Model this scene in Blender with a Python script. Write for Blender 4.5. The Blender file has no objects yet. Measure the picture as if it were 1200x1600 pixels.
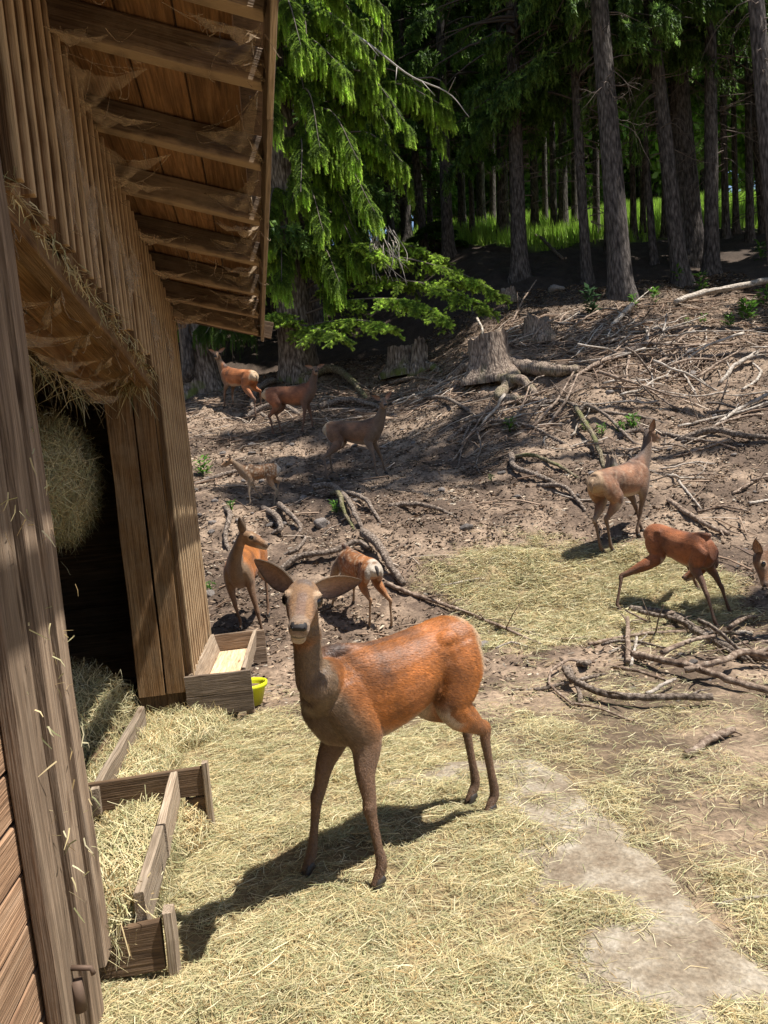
import bpy, bmesh, math, random
import numpy as np
from mathutils import Vector, Matrix

random.seed(7)
RNG = np.random.default_rng(7)
sc = bpy.context.scene
C = sc.collection

# ------------------------------------------------------------------ camera
F_PX = 1202.0
PITCH, ROLL, EYE = math.radians(3.2), math.radians(5.7), 1.70
_f = Vector((0, math.cos(PITCH), -math.sin(PITCH)))
_r0 = Vector((1, 0, 0)); _u0 = _r0.cross(_f)
_r = _r0*math.cos(ROLL) - _u0*math.sin(ROLL)
_u = _r0*math.sin(ROLL) + _u0*math.cos(ROLL)
cam_data = bpy.data.cameras.new('camera')
cam_data.sensor_fit = 'VERTICAL'; cam_data.sensor_height = 24.0
cam_data.lens = 24.0*F_PX/1600.0
cam_data.clip_start = 0.05; cam_data.clip_end = 1500
cam = bpy.data.objects.new('camera', cam_data); C.objects.link(cam)
cam.matrix_world = Matrix(((_r.x, _u.x, -_f.x, 0), (_r.y, _u.y, -_f.y, 0), (_r.z, _u.z, -_f.z, EYE), (0, 0, 0, 1)))
sc.camera = cam

# ------------------------------------------------------------------ sky, sun, exposure
SUN = Vector((0.44, -0.05, 1.0)).normalized()
w = bpy.data.worlds.new('World'); sc.world = w; w.use_nodes = True
wn = w.node_tree.nodes; wl = w.node_tree.links
bg = wn['Background']; sky = wn.new('ShaderNodeTexSky'); sky.sky_type = 'NISHITA'
sky.sun_disc = False
sky.sun_elevation = math.asin(SUN.z); sky.sun_rotation = math.atan2(SUN.x, SUN.y)
sky.altitude = 600; sky.air_density = 1.0; sky.dust_density = 1.0; sky.ozone_density = 1.0
wl.new(sky.outputs[0], bg.inputs[0]); bg.inputs[1].default_value = 0.085
sd = bpy.data.lights.new('sun', 'SUN'); sd.energy = 5.0; sd.angle = math.radians(0.53); sd.color = (1.0, 0.965, 0.90)
so = bpy.data.objects.new('sun', sd); C.objects.link(so)
so.rotation_euler = SUN.to_track_quat('Z', 'Y').to_euler(); so.location = (10, -2, 30)
vs = sc.view_settings
vs.view_transform = 'Standard'; vs.look = 'None'; vs.exposure = 0.82; vs.gamma = 1.0; vs.use_curve_mapping = False
sc.cycles.max_bounces = 6; sc.cycles.diffuse_bounces = 3; sc.cycles.transparent_max_bounces = 12

# ------------------------------------------------------------------ helpers
def link(o, parent=None):
    C.objects.link(o)
    if parent is not None: o.parent = parent
    return o
def tag(o, label=None, cat=None, group=None, kind=None):
    if label: o['label'] = label
    if cat: o['category'] = cat
    if group: o['group'] = group
    if kind: o['kind'] = kind
    return o
def empty(name, loc, label, cat, group=None, rotz=0):
    o = bpy.data.objects.new(name, None); o.empty_display_size = 0.2
    o.location = loc; o.rotation_euler = (0, 0, rotz); C.objects.link(o)
    return tag(o, label, cat, group)
def npmesh(name, V, Fc, mat=None, col=None, smooth=False):
    """V (n,3), Fc (m,k) k=3|4 ; col (n,3|4) per vertex"""
    V = np.asarray(V, np.float32); Fc = np.asarray(Fc, np.int32)
    me = bpy.data.meshes.new(name); n, m, k = len(V), len(Fc), Fc.shape[1]
    me.vertices.add(n); me.vertices.foreach_set('co', V.ravel())
    me.loops.add(m*k); me.loops.foreach_set('vertex_index', Fc.ravel())
    me.polygons.add(m); me.polygons.foreach_set('loop_start', np.arange(0, m*k, k, dtype=np.int32))
    me.polygons.foreach_set('loop_total', np.full(m, k, np.int32))
    if smooth: me.polygons.foreach_set('use_smooth', np.ones(m, bool))
    me.update(calc_edges=True)
    if col is not None: setcol(me, col)
    if mat: me.materials.append(mat)
    return me
def setcol(me, col):
    col = np.asarray(col, np.float32)
    if col.shape[1] == 3: col = np.hstack([col, np.ones((len(col), 1), np.float32)])
    a = me.color_attributes.new('Col', 'FLOAT_COLOR', 'POINT'); a.data.foreach_set('color', col.ravel())
def mobj(name, me, parent=None, loc=None):
    o = bpy.data.objects.new(name, me); link(o, parent)
    if loc is not None: o.location = loc
    return o

def _hash(ix, iy, iz=0, s=0):
    h = (ix.astype(np.int64)*374761393 + iy.astype(np.int64)*668265263 + np.int64(iz)*2147483647 + s*974634777) & 0xffffffff
    h = ((h ^ (h >> 13))*1274126177) & 0xffffffff
    h = (h ^ (h >> 16)) & 0xffffffff
    return h/4294967295.0
def vnoise(x, y, s=0):
    x = np.asarray(x, float); y = np.asarray(y, float)
    ix, iy = np.floor(x), np.floor(y); fx, fy = x-ix, y-iy
    fx = fx*fx*fx*(fx*(fx*6-15)+10); fy = fy*fy*fy*(fy*(fy*6-15)+10)
    a, b, c, d = _hash(ix, iy, 0, s), _hash(ix+1, iy, 0, s), _hash(ix, iy+1, 0, s), _hash(ix+1, iy+1, 0, s)
    return (a+(b-a)*fx)+((c+(d-c)*fx)-(a+(b-a)*fx))*fy
def fbm(x, y, o=4, s=0):
    t = 0; a = 0.5; n = 0
    for i in range(o):
        t = t+a*vnoise(x*2**i, y*2**i, s+i*17); n += a; a *= 0.5
    return t/n
def sstep(a, b, x): 
    t = np.clip((np.asarray(x, float)-a)/(b-a), 0, 1); return t*t*(3-2*t)

# ---- terrain height
PC = np.array([(-50, 0), (6.8, 0), (7.6, .06), (8.5, .40), (9.5, .84), (10.5, 1.22), (12, 1.56), (13.2, 1.78), (14.5, 2.2), (16, 2.68), (17.5, 3.3), (20, 4.3), (24, 5.75), (30, 8.0), (36, 10.4), (50, 15.6), (70, 22), (100, 30), (400, 60)])
PR = np.array([(-50, 0), (6.4, 0), (7.4, .08), (8.8, .50), (10, 1.0), (12, 1.8), (14, 2.75), (16, 3.7), (18, 4.65), (20, 5.6), (25, 7.8), (30, 9.9), (36, 12.2), (50, 16.5), (70, 22), (100, 30), (400, 60)])
def G0(x, y):
    c = np.interp(y, PC[:, 0], PC[:, 1]); r = np.interp(y, PR[:, 0], PR[:, 1])
    # smooth the polyline
    c = (c+np.interp(y-.5, PC[:, 0], PC[:, 1])+np.interp(y+.5, PC[:, 0], PC[:, 1]))/3
    r = (r+np.interp(y-.5, PR[:, 0], PR[:, 1])+np.interp(y+.5, PR[:, 0], PR[:, 1]))/3
    t = sstep(0, 4, x)
    z = c*(1-t)+r*t
    l = sstep(-3, -14, x)            # the slope flattens behind the barn
    return z*(1-.35*l)
def G(x, y):
    x = np.asarray(x, float); y = np.asarray(y, float)
    z = G0(x, y)
    rough = sstep(7.5, 10, y)
    z = z + rough*(fbm(x*.7, y*.7, 4, 3)-.5)*.42 + rough*(fbm(x*2.3, y*2.3, 3, 9)-.5)*.16
    z = z + (fbm(x*3.1, y*3.1, 3, 5)-.5)*.035*sstep(.3, 4.5, y)
    return z
def Gz(x, y): return float(G(np.array([x]), np.array([y]))[0])
def ray(u, v):
    d = _f + _r*((u-600)/F_PX) - _u*((v-800)/F_PX); return d.normalized()
def gp(u, v, lift=0.0):
    """the ground point seen at photograph pixel (u, v)"""
    d = ray(u, v); o = Vector((0, 0, EYE)); t = np.arange(1.5, 90, .02)
    P = np.array(o)[None]+np.array(d)[None]*t[:, None]
    h = P[:, 2]-(G(P[:, 0], P[:, 1])+lift)
    i = np.argmax(h < 0) if (h < 0).any() else len(t)-1
    return Vector(P[i])
def aty(u, v, Y):
    d = ray(u, v); return Vector((0, 0, EYE))+d*(Y/d.y)

# ------------------------------------------------------------------ materials
def newmat(name):
    m = bpy.data.materials.new(name); m.use_nodes = True
    nt = m.node_tree; b = nt.nodes['Principled BSDF']
    b.inputs['Specular IOR Level'].default_value = 0.25
    return m, nt, b
def N(nt, t, **kw):
    n = nt.nodes.new(t)
    for k, v in kw.items():
        if k in n.inputs.keys(): n.inputs[k].default_value = v
        else: setattr(n, k, v)
    return n
def ramp(nt, stops):
    r = nt.nodes.new('ShaderNodeValToRGB'); e = r.color_ramp.elements
    while len(e) > 1: e.remove(e[-1])
    e[0].position = stops[0][0]; e[0].color = (*stops[0][1], 1)
    for p, c in stops[1:]:
        q = e.new(p); q.color = (*c, 1)
    return r
def mixc(nt, a, b, f, mode='MIX'):
    m = nt.nodes.new('ShaderNodeMix'); m.data_type = 'RGBA'; m.blend_type = mode
    L = nt.links
    for s, i in ((f, 0), (a, 6), (b, 7)):
        if isinstance(s, (int, float)): m.inputs[i].default_value = s
        elif isinstance(s, tuple): m.inputs[i].default_value = (*s, 1)
        else: L.new(s, m.inputs[i])
    return m.outputs[2]
def bump(nt, h, strength=.5, dist=.01, b=None):
    n = nt.nodes.new('ShaderNodeBump'); n.inputs['Strength'].default_value = strength; n.inputs['Distance'].default_value = dist
    nt.links.new(h, n.inputs['Height'])
    if b: nt.links.new(n.outputs[0], b.inputs['Normal'])
    return n
def wood(name, dark, mid, light, rough=.85, grain=1.0, dirt=(0.03, .025, .018), dirtamt=.4, bumpd=.006, rnd=.5):
    """sawn, weathered timber: the grain runs along the object's own x"""
    m, nt, b = newmat(name); L = nt.links
    tc = N(nt, 'ShaderNodeTexCoord'); oi = N(nt, 'ShaderNodeObjectInfo')
    off = N(nt, 'ShaderNodeVectorMath', operation='SCALE'); cb = N(nt, 'ShaderNodeCombineXYZ')
    L.new(oi.outputs['Random'], cb.inputs[0]); L.new(oi.outputs['Random'], cb.inputs[1]); L.new(oi.outputs['Random'], cb.inputs[2])
    L.new(cb.outputs[0], off.inputs[0]); off.inputs['Scale'].default_value = 37
    ad = N(nt, 'ShaderNodeVectorMath', operation='ADD'); L.new(tc.outputs['Object'], ad.inputs[0]); L.new(off.outputs[0], ad.inputs[1])
    mp = N(nt, 'ShaderNodeMapping'); mp.inputs['Scale'].default_value = (1.6, 34*grain, 34*grain); L.new(ad.outputs[0], mp.inputs[0])
    n1 = N(nt, 'ShaderNodeTexNoise', Scale=1.0, Detail=6.0, Roughness=.65, Distortion=.6); L.new(mp.outputs[0], n1.inputs['Vector'])
    mp2 = N(nt, 'ShaderNodeMapping'); mp2.inputs['Scale'].default_value = (5, 160*grain, 160*grain); L.new(ad.outputs[0], mp2.inputs[0])
    n2 = N(nt, 'ShaderNodeTexNoise', Scale=1.0, Detail=3.0); L.new(mp2.outputs[0], n2.inputs['Vector'])
    n3 = N(nt, 'ShaderNodeTexNoise', Scale=3.2, Detail=6.0, Roughness=.7); L.new(ad.outputs[0], n3.inputs['Vector'])
    r = ramp(nt, [(.32, dark), (.52, mid), (.72, light)]); L.new(n1.outputs[0], r.inputs[0])
    mk = N(nt, 'ShaderNodeMapping'); mk.inputs['Scale'].default_value = (2.2, 11, 11); L.new(ad.outputs[0], mk.inputs[0]); vk = N(nt, 'ShaderNodeTexVoronoi', Scale=1.0); L.new(mk.outputs[0], vk.inputs['Vector'])
    rk = ramp(nt, [(.06, (.25, .2, .17)), (.12, (.6, .55, .5)), (.17, (1, 1, 1))]); L.new(vk.outputs['Distance'], rk.inputs[0])
    r2 = ramp(nt, [(.35, (.55, .55, .55)), (.65, (1.15, 1.15, 1.15))]); L.new(n2.outputs[0], r2.inputs[0])
    c = mixc(nt, r.outputs[0], r2.outputs[0], .8, 'MULTIPLY')
    c = mixc(nt, c, rk.outputs[0], .85, 'MULTIPLY')
    rd = ramp(nt, [(.42, (0, 0, 0)), (.7, (1, 1, 1))]); L.new(n3.outputs[0], rd.inputs[0])
    mm = N(nt, 'ShaderNodeMath', operation='MULTIPLY'); L.new(rd.outputs[0], mm.inputs[0]); mm.inputs[1].default_value = dirtamt
    c = mixc(nt, c, dirt, mm.outputs[0])
    mr = N(nt, 'ShaderNodeMapRange'); L.new(oi.outputs['Random'], mr.inputs[0]); mr.inputs[3].default_value = 1-rnd*.5; mr.inputs[4].default_value = 1+rnd*.5
    hs = N(nt, 'ShaderNodeHueSaturation'); L.new(c, hs.inputs['Color']); L.new(mr.outputs[0], hs.inputs['Value'])
    L.new(hs.outputs[0], b.inputs['Base Color']); b.inputs['Roughness'].default_value = rough
    a = N(nt, 'ShaderNodeMath', operation='ADD'); L.new(n1.outputs[0], a.inputs[0]); L.new(n2.outputs[0], a.inputs[1])
    a2 = N(nt, 'ShaderNodeMath', operation='MULTIPLY_ADD'); L.new(n3.outputs[0], a2.inputs[0]); a2.inputs[1].default_value = .6; L.new(a.outputs[0], a2.inputs[2])
    bump(nt, a2.outputs[0], .9, bumpd, b)
    return m
def colmat(name, rough=.9, noise=(20, .35), bumpd=.0, transl=0.0, vscale=(1, 1, 1), spec=.25, sheen=0.0):
    """colour from the mesh's own colour attribute, broken up by noise"""
    m, nt, b = newmat(name); L = nt.links
    at = N(nt, 'ShaderNodeAttribute', attribute_name='Col')
    tc = N(nt, 'ShaderNodeTexCoord'); mp = N(nt, 'ShaderNodeMapping'); mp.inputs['Scale'].default_value = vscale; L.new(tc.outputs['Object'], mp.inputs[0])
    n1 = N(nt, 'ShaderNodeTexNoise', Scale=noise[0], Detail=6.0, Roughness=.7); L.new(mp.outputs[0], n1.inputs['Vector'])
    k = noise[1]
    r = ramp(nt, [(.3, (1-k,)*3), (.7, (1+k,)*3)]); L.new(n1.outputs[0], r.inputs[0])
    c = mixc(nt, at.outputs['Color'], r.outputs[0], 1.0, 'MULTIPLY')
    L.new(c, b.inputs['Base Color']); b.inputs['Roughness'].default_value = rough; b.inputs['Specular IOR Level'].default_value = spec
    if sheen: b.inputs['Sheen Weight'].default_value = sheen
    if bumpd: bump(nt, n1.outputs[0], .9, bumpd, b)
    if transl:
        t = N(nt, 'ShaderNodeBsdfTranslucent'); L.new(c, t.inputs[0]); mx = N(nt, 'ShaderNodeMixShader'); mx.inputs[0].default_value = transl
        L.new(b.outputs[0], mx.inputs[1]); L.new(t.outputs[0], mx.inputs[2]); L.new(mx.outputs[0], nt.nodes['Material Output'].inputs[0])
    return m

def tube_np(pts, rads, sides=7, cap=True, jit=0.0, rs=None, flat=1.0):
    """tapered tube round a polyline -> V, F(quads; caps as degenerate-free quads fan with centre)"""
    P = np.asarray(pts, float); n = len(P); R_ = np.asarray(rads, float)
    T = np.gradient(P, axis=0); T /= np.linalg.norm(T, axis=1)[:, None]+1e-9
    ref = np.array([0, 0, 1.]) if abs(T[0][2]) < .9 else np.array([1., 0, 0])
    V = []
    A = np.cross(T[0], ref); A /= np.linalg.norm(A)
    for i in range(n):
        A = A-T[i]*(A@T[i]); A /= np.linalg.norm(A)+1e-9
        B = np.cross(T[i], A)
        for k in range(sides):
            a = 2*math.pi*k/sides; rr = R_[i]*(1+(rs.uniform(-jit, jit) if rs is not None else 0))
            V.append(P[i]+A*math.cos(a)*rr+B*math.sin(a)*rr*flat)
    Fq = []
    for i in range(n-1):
        for k in range(sides):
            k2 = (k+1) % sides
            Fq.append((i*sides+k, i*sides+k2, (i+1)*sides+k2, (i+1)*sides+k))
    T3 = []
    for q in Fq: T3 += [(q[0], q[1], q[2]), (q[0], q[2], q[3])]
    if cap:
        V.append(P[0]); V.append(P[-1]); a, b2 = len(V)-2, len(V)-1
        for k in range(sides):
            k2 = (k+1) % sides; T3.append((a, k2, k)); T3.append((b2, (n-1)*sides+k, (n-1)*sides+k2))
    return np.array(V), np.array(T3)
class MB:
    """collects triangle pieces (and a colour per piece) into one mesh"""
    def __init__(s): s.V = []; s.F = []; s.K = []; s.n = 0
    def add(s, V, Fc, col=(1, 1, 1)):
        V = np.asarray(V, float); Fc = np.asarray(Fc, int)
        s.V.append(V); s.F.append(Fc+s.n); s.n += len(V)
        col = np.asarray(col, float)
        s.K.append(np.tile(col, (len(V), 1)) if col.ndim == 1 else col)
    def mesh(s, name, mat, smooth=True):
        return npmesh(name, np.vstack(s.V), np.vstack(s.F), mat, np.vstack(s.K), smooth)
def catmull(P, n):
    P = np.asarray(P, float); m = len(P); Q = np.vstack([2*P[0]-P[1], P, 2*P[-1]-P[-2]]); out = []
    for t in np.linspace(0, m-1-1e-9, n):
        i = int(t); f = t-i; a, b, c, d = Q[i], Q[i+1], Q[i+2], Q[i+3]
        out.append(.5*((2*b)+(-a+c)*f+(2*a-5*b+4*c-d)*f*f+(-a+3*b-3*c+d)*f**3))
    return np.array(out)
# ------------------------------------------------------------------ ground
def hay_mask(x, y):
    """how much hay lies on the ground, 0..1"""
    n = fbm(x*1.3, y*1.3, 4, 31)
    # the near yard, thinning to the right and away
    u = x-(1.47-.172*y)+.26*(n-.5)                 # distance right of the apron's edge
    left = sstep(-.14, -.44, u)
    near = (.97*left+(.17+.28*np.exp(-((u-.16)/.13)**2))*(1-left)*sstep(2.6, .6, u+1.2*(n-.5)))*sstep(5.6, 4.4, y+1.8*(n-.5)-.5*sstep(0, -1.5, x))
    # the patch under the deer on the right
    d = np.hypot((x-1.95)/1.45, (y-7.9)/1.5); p2 = sstep(1.15, .55, d+.9*(n-.5))
    thin = .13*sstep(6.6, 4.6, y+2*(n-.5))*sstep(4.2, 2.2, x+(n-.5)*2)
    return np.clip(np.maximum(np.maximum(near, p2*.95), thin), 0, 1)
def grid(xs, ys):
    X, Y = np.meshgrid(xs, ys); nx, ny = len(xs), len(ys)
    i = np.arange(nx*ny).reshape(ny, nx)
    Fq = np.stack([i[:-1, :-1], i[:-1, 1:], i[1:, 1:], i[1:, :-1]], -1).reshape(-1, 4)
    return X.ravel(), Y.ravel(), Fq
def spaced(knots):
    out = []
    for (a, b, st) in knots: out += list(np.arange(a, b, st))
    return np.array(out+[knots[-1][1]])
xs = spaced([(-400, -60, 20), (-60, -16, 2), (-16, -6, .3), (-6, 10, .055), (10, 24, .3), (24, 60, 2), (60, 400, 20)])
ys = spaced([(-80, -4, 4), (-4, 1.5, .3), (1.5, 20, .055), (20, 34, .2), (34, 70, 1), (70, 400, 12)])
X, Y, Fq = grid(xs, ys)
Z = G(X, Y)
# clods and hoof marks
cl = np.maximum(0, fbm(X*9, Y*9, 2, 77)-.5)*.10*sstep(3.5, 7, Y)*sstep(30, 20, Y)
Z = Z+cl-(.03*(fbm(X*6, Y*6, 2, 55) < .36)*sstep(4, 7, Y)*sstep(30, 20, Y))
hm = hay_mask(X, Y)
n1 = fbm(X*1.1, Y*1.1, 4, 12); n2 = fbm(X*5, Y*5, 3, 13)
soil = np.array([.128, .088, .062])[None]*(.62+.8*n1)[:, None]*(.65+.7*n2)[:, None]
dry = np.array([.285, .205, .142])[None]*(.7+.6*n2)[:, None]
col = soil*(1-.75*sstep(.40, .66, n1+.35*(n2-.5)))[:, None]+dry*(.75*sstep(.40, .66, n1+.35*(n2-.5)))[:, None]
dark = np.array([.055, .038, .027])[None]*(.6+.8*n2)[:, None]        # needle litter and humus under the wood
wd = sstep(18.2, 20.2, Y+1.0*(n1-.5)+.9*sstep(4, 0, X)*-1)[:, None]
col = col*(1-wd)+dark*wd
straw = np.array([.27, .205, .105])[None]*(.55+.8*n2)[:, None]
hmk = (hm*.85)[:, None]; col = col*(1-hmk)+straw*hmk
# sunlit meadow past the wood
mw = sstep(26.6, 28, Y+1.2*(n1-.5)-sstep(7, 1, X)*9)[:, None]
grass = np.array([.20, .30, .05])[None]*(.7+.6*n1)[:, None]
col = col*(1-mw)+grass*mw
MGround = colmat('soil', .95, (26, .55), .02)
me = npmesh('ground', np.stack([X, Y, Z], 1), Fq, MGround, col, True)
tag(mobj('ground', me), kind='structure')

# thin concrete apron whose worn edge shows at the lower right
m, nt, b = newmat('worn_concrete'); L = nt.links
tc = N(nt, 'ShaderNodeTexCoord')
na = N(nt, 'ShaderNodeTexNoise', Scale=3.5, Detail=8.0, Roughness=.75); L.new(tc.outputs['Object'], na.inputs['Vector'])
nb = N(nt, 'ShaderNodeTexNoise', Scale=60., Detail=4.0); L.new(tc.outputs['Object'], nb.inputs['Vector'])
r = ramp(nt, [(.36, (.16, .115, .075)), (.50, (.26, .21, .15)), (.66, (.39, .34, .27))]); L.new(na.outputs[0], r.inputs[0])
r2 = ramp(nt, [(.3, (.6, .6, .6)), (.7, (1.2, 1.2, 1.2))]); L.new(nb.outputs[0], r2.inputs[0])
L.new(mixc(nt, r.outputs[0], r2.outputs[0], .8, 'MULTIPLY'), b.inputs['Base Color']); b.inputs['Roughness'].default_value = .92
ad = N(nt, 'ShaderNodeMath', operation='ADD'); L.new(na.outputs[0], ad.inputs[0]); L.new(nb.outputs[0], ad.inputs[1]); bump(nt, ad.outputs[0], .8, .008, b)
MConc = m
A0, A1, A2 = gp(868, 1205), gp(1010, 1340), gp(1215, 1540)
edge = [Vector((A0.x-.55, A0.y+.25, 0)), Vector((A0.x-.12, A0.y+.16, 0)), A0, A0.lerp(A1, .5)+Vector((.03, 0, 0)), A1, A1.lerp(A2, .5)+Vector((-.02, 0, 0)), A2, A2+(A2-A1).normalized()*1.6]
E_ = catmull([(p.x, p.y, 0) for p in edge], 60)
E_[:, :2] += (np.stack([fbm(E_[:, 0]*9, E_[:, 1]*9, 3, 91), fbm(E_[:, 0]*9, E_[:, 1]*9, 3, 92)], 1)-.5)*.07
V = []; T = []; NR = 14
for i, p in enumerate(E_):
    inner = np.array([p[0]-.70-.1*i/60, p[1]-.45, 0])
    for k in range(NR):
        t = (k/(NR-1))**1.4; q = p*(1-t)+inner*t
        h = .020*sstep(0, .08, t)*sstep(.75, .4, t)+.004-.03*sstep(.6, .9, t)
        V.append((q[0], q[1], float(G(q[0], q[1]))+h))
    V.append((p[0]+.004, p[1]+.003, float(G(p[0], p[1]))-.03))
W_ = NR+1
for i in range(len(E_)-1):
    for k in range(NR-1):
        a = i*W_+k; T += [(a, a+1, a+W_+1), (a, a+W_+1, a+W_)]
    a = i*W_; q = i*W_+NR; T += [(q, a, a+W_), (q, a+W_, q+W_)]
tag(mobj('concrete_apron', npmesh('concrete_apron', V, T, MConc, None, True)), kind='structure')

# ------------------------------------------------------------------ litter and gravel on the soil
def scatter_quads(P, L_, W_, yaw, tilt, col, curl=None, lift=0.0, bend=None, name='m', mat=None):
    """thin blades: two-quad strips centred on P; everything vectorised"""
    n = len(P); dx, dy = np.cos(yaw), np.sin(yaw); ct, st = np.cos(tilt), np.sin(tilt)
    D = np.stack([dx*ct, dy*ct, st], 1); S = np.stack([-dy, dx, np.zeros(n)], 1)
    roll = RNG.uniform(-.9, .9, n); Up = np.cross(D, S); S = S*np.cos(roll)[:, None]+Up*np.sin(roll)[:, None]
    if bend is None: bend = np.zeros(n)
    B = np.stack([-dy, dx, np.zeros(n)], 1)*bend[:, None]+np.array([0, 0, 1.])[None]*np.abs(bend)[:, None]*.5
    a = P-D*L_[:, None]*.5; m_ = P+B*L_[:, None]; e = P+D*L_[:, None]*.5
    w = S*W_[:, None]*.5
    V = np.stack([a-w, a+w, m_-w, m_+w, e-w*.4, e+w*.4], 1).reshape(-1, 3)
    i = (np.arange(n)*6)[:, None]
    Fq = np.concatenate([i+np.array([[0, 1, 3, 2]]), i+np.array([[2, 3, 5, 4]])], 1).reshape(-1, 4)
    return npmesh(name, V, Fq, mat, np.repeat(col, 6, 0))
MHay = colmat('dry_stalks', .7, (3, .15), 0, .25, spec=.35)
MLit = colmat('litter_bits', .9, (10, .3))
def inframe_pts(n, xr, yr, dens):
    x = RNG.uniform(*xr, n); y = RNG.uniform(*yr, n); k = RNG.uniform(0, 1, n) < dens(x, y)
    return x[k], y[k]
# needles, bark and wood chips
x, y = inframe_pts(260000, (-6, 10), (5, 21), lambda x, y: (np.abs(x+.05*y) < y*.62+.5)*(.25+.9*fbm(x*1.5, y*1.5, 3, 41)**1.5)*(1-.6*hay_mask(x, y))*sstep(4.6, 7, y))
n = len(x); P = np.stack([x, y, G(x, y)+.008], 1)
pal = np.array([(.34, .245, .165), (.22, .15, .10), (.11, .075, .05), (.45, .36, .26), (.055, .038, .027), (.28, .24, .19)])
colr = pal[RNG.choice(6, n, p=[.24, .26, .2, .1, .12, .08])]*RNG.uniform(.7, 1.2, (n, 1))
me = scatter_quads(P, RNG.uniform(.012, .06, n)*(1+.04*y), RNG.uniform(.004, .02, n)*(1+.03*y), RNG.uniform(0, 6.28, n), RNG.uniform(-.35, .35, n), colr, name='litter', mat=MLit)
tag(mobj('ground_litter', me), 'loose wood chips, bark and needles strewn over the bare slope', 'litter', kind='stuff')
# ------------------------------------------------------------------ barn
MWood = wood('barn_wood', (.12, .058, .022), (.22, .115, .046), (.31, .18, .082), dirt=(.36, .26, .16), dirtamt=.4)
MWoodGrey = wood('weathered_wood', (.15, .10, .065), (.28, .195, .13), (.41, .305, .215), dirt=(.10, .07, .045), dirtamt=.35)
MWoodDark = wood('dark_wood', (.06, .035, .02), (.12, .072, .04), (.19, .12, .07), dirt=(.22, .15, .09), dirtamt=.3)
MWoodOrange = wood('panel_wood', (.22, .12, .068), (.36, .215, .125), (.46, .30, .19), dirt=(.16, .09, .055), dirtamt=.3)
MWoodRaft = wood('rafter_wood', (.07, .042, .025), (.14, .09, .055), (.22, .15, .10), dirt=(.34, .26, .17), dirtamt=.5)
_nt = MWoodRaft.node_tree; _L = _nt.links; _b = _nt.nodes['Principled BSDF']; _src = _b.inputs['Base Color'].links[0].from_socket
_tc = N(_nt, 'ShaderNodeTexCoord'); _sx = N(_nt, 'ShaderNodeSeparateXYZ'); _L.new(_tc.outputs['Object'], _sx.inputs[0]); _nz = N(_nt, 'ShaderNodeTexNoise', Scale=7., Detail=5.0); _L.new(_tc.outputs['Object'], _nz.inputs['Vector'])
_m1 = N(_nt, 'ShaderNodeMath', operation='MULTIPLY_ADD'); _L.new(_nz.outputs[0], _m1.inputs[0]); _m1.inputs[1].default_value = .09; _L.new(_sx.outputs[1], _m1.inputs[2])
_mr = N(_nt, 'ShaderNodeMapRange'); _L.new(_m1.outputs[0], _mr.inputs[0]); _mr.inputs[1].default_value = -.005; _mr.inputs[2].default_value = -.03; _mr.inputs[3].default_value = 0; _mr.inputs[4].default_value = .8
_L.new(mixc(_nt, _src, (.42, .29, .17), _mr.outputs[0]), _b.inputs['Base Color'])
MWoodSheath = wood('roof_sheathing', (.17, .080, .032), (.27, .135, .056), (.34, .19, .09), grain=.5, dirt=(.10, .055, .03), dirtamt=.35)
MWoodPale = wood('trough_wood', (.25, .18, .12), (.36, .275, .195), (.48, .385, .285), dirt=(.14, .095, .06), dirtamt=.35)
MTrFloor = wood('trough_floor', (.48, .32, .19), (.62, .44, .27), (.74, .56, .37), dirt=(.34, .22, .13), dirtamt=.3, grain=.4)
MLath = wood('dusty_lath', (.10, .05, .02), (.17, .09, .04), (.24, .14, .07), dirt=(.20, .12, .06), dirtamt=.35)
AZ = math.radians(8.0)
BE = Vector((-math.sin(AZ), math.cos(AZ), 0)); BN = Vector((math.cos(AZ), math.sin(AZ), 0)); BP = Vector((-1.537, 5.545, 0))
def W(s, n, z): return BP+BE*s+BN*n+Vector((0, 0, z))
barn = empty('barn', BP, 'open-sided brown timber barn with cobwebbed eaves and a dark hay-filled doorway', 'barn')
_bcache = {}
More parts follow.
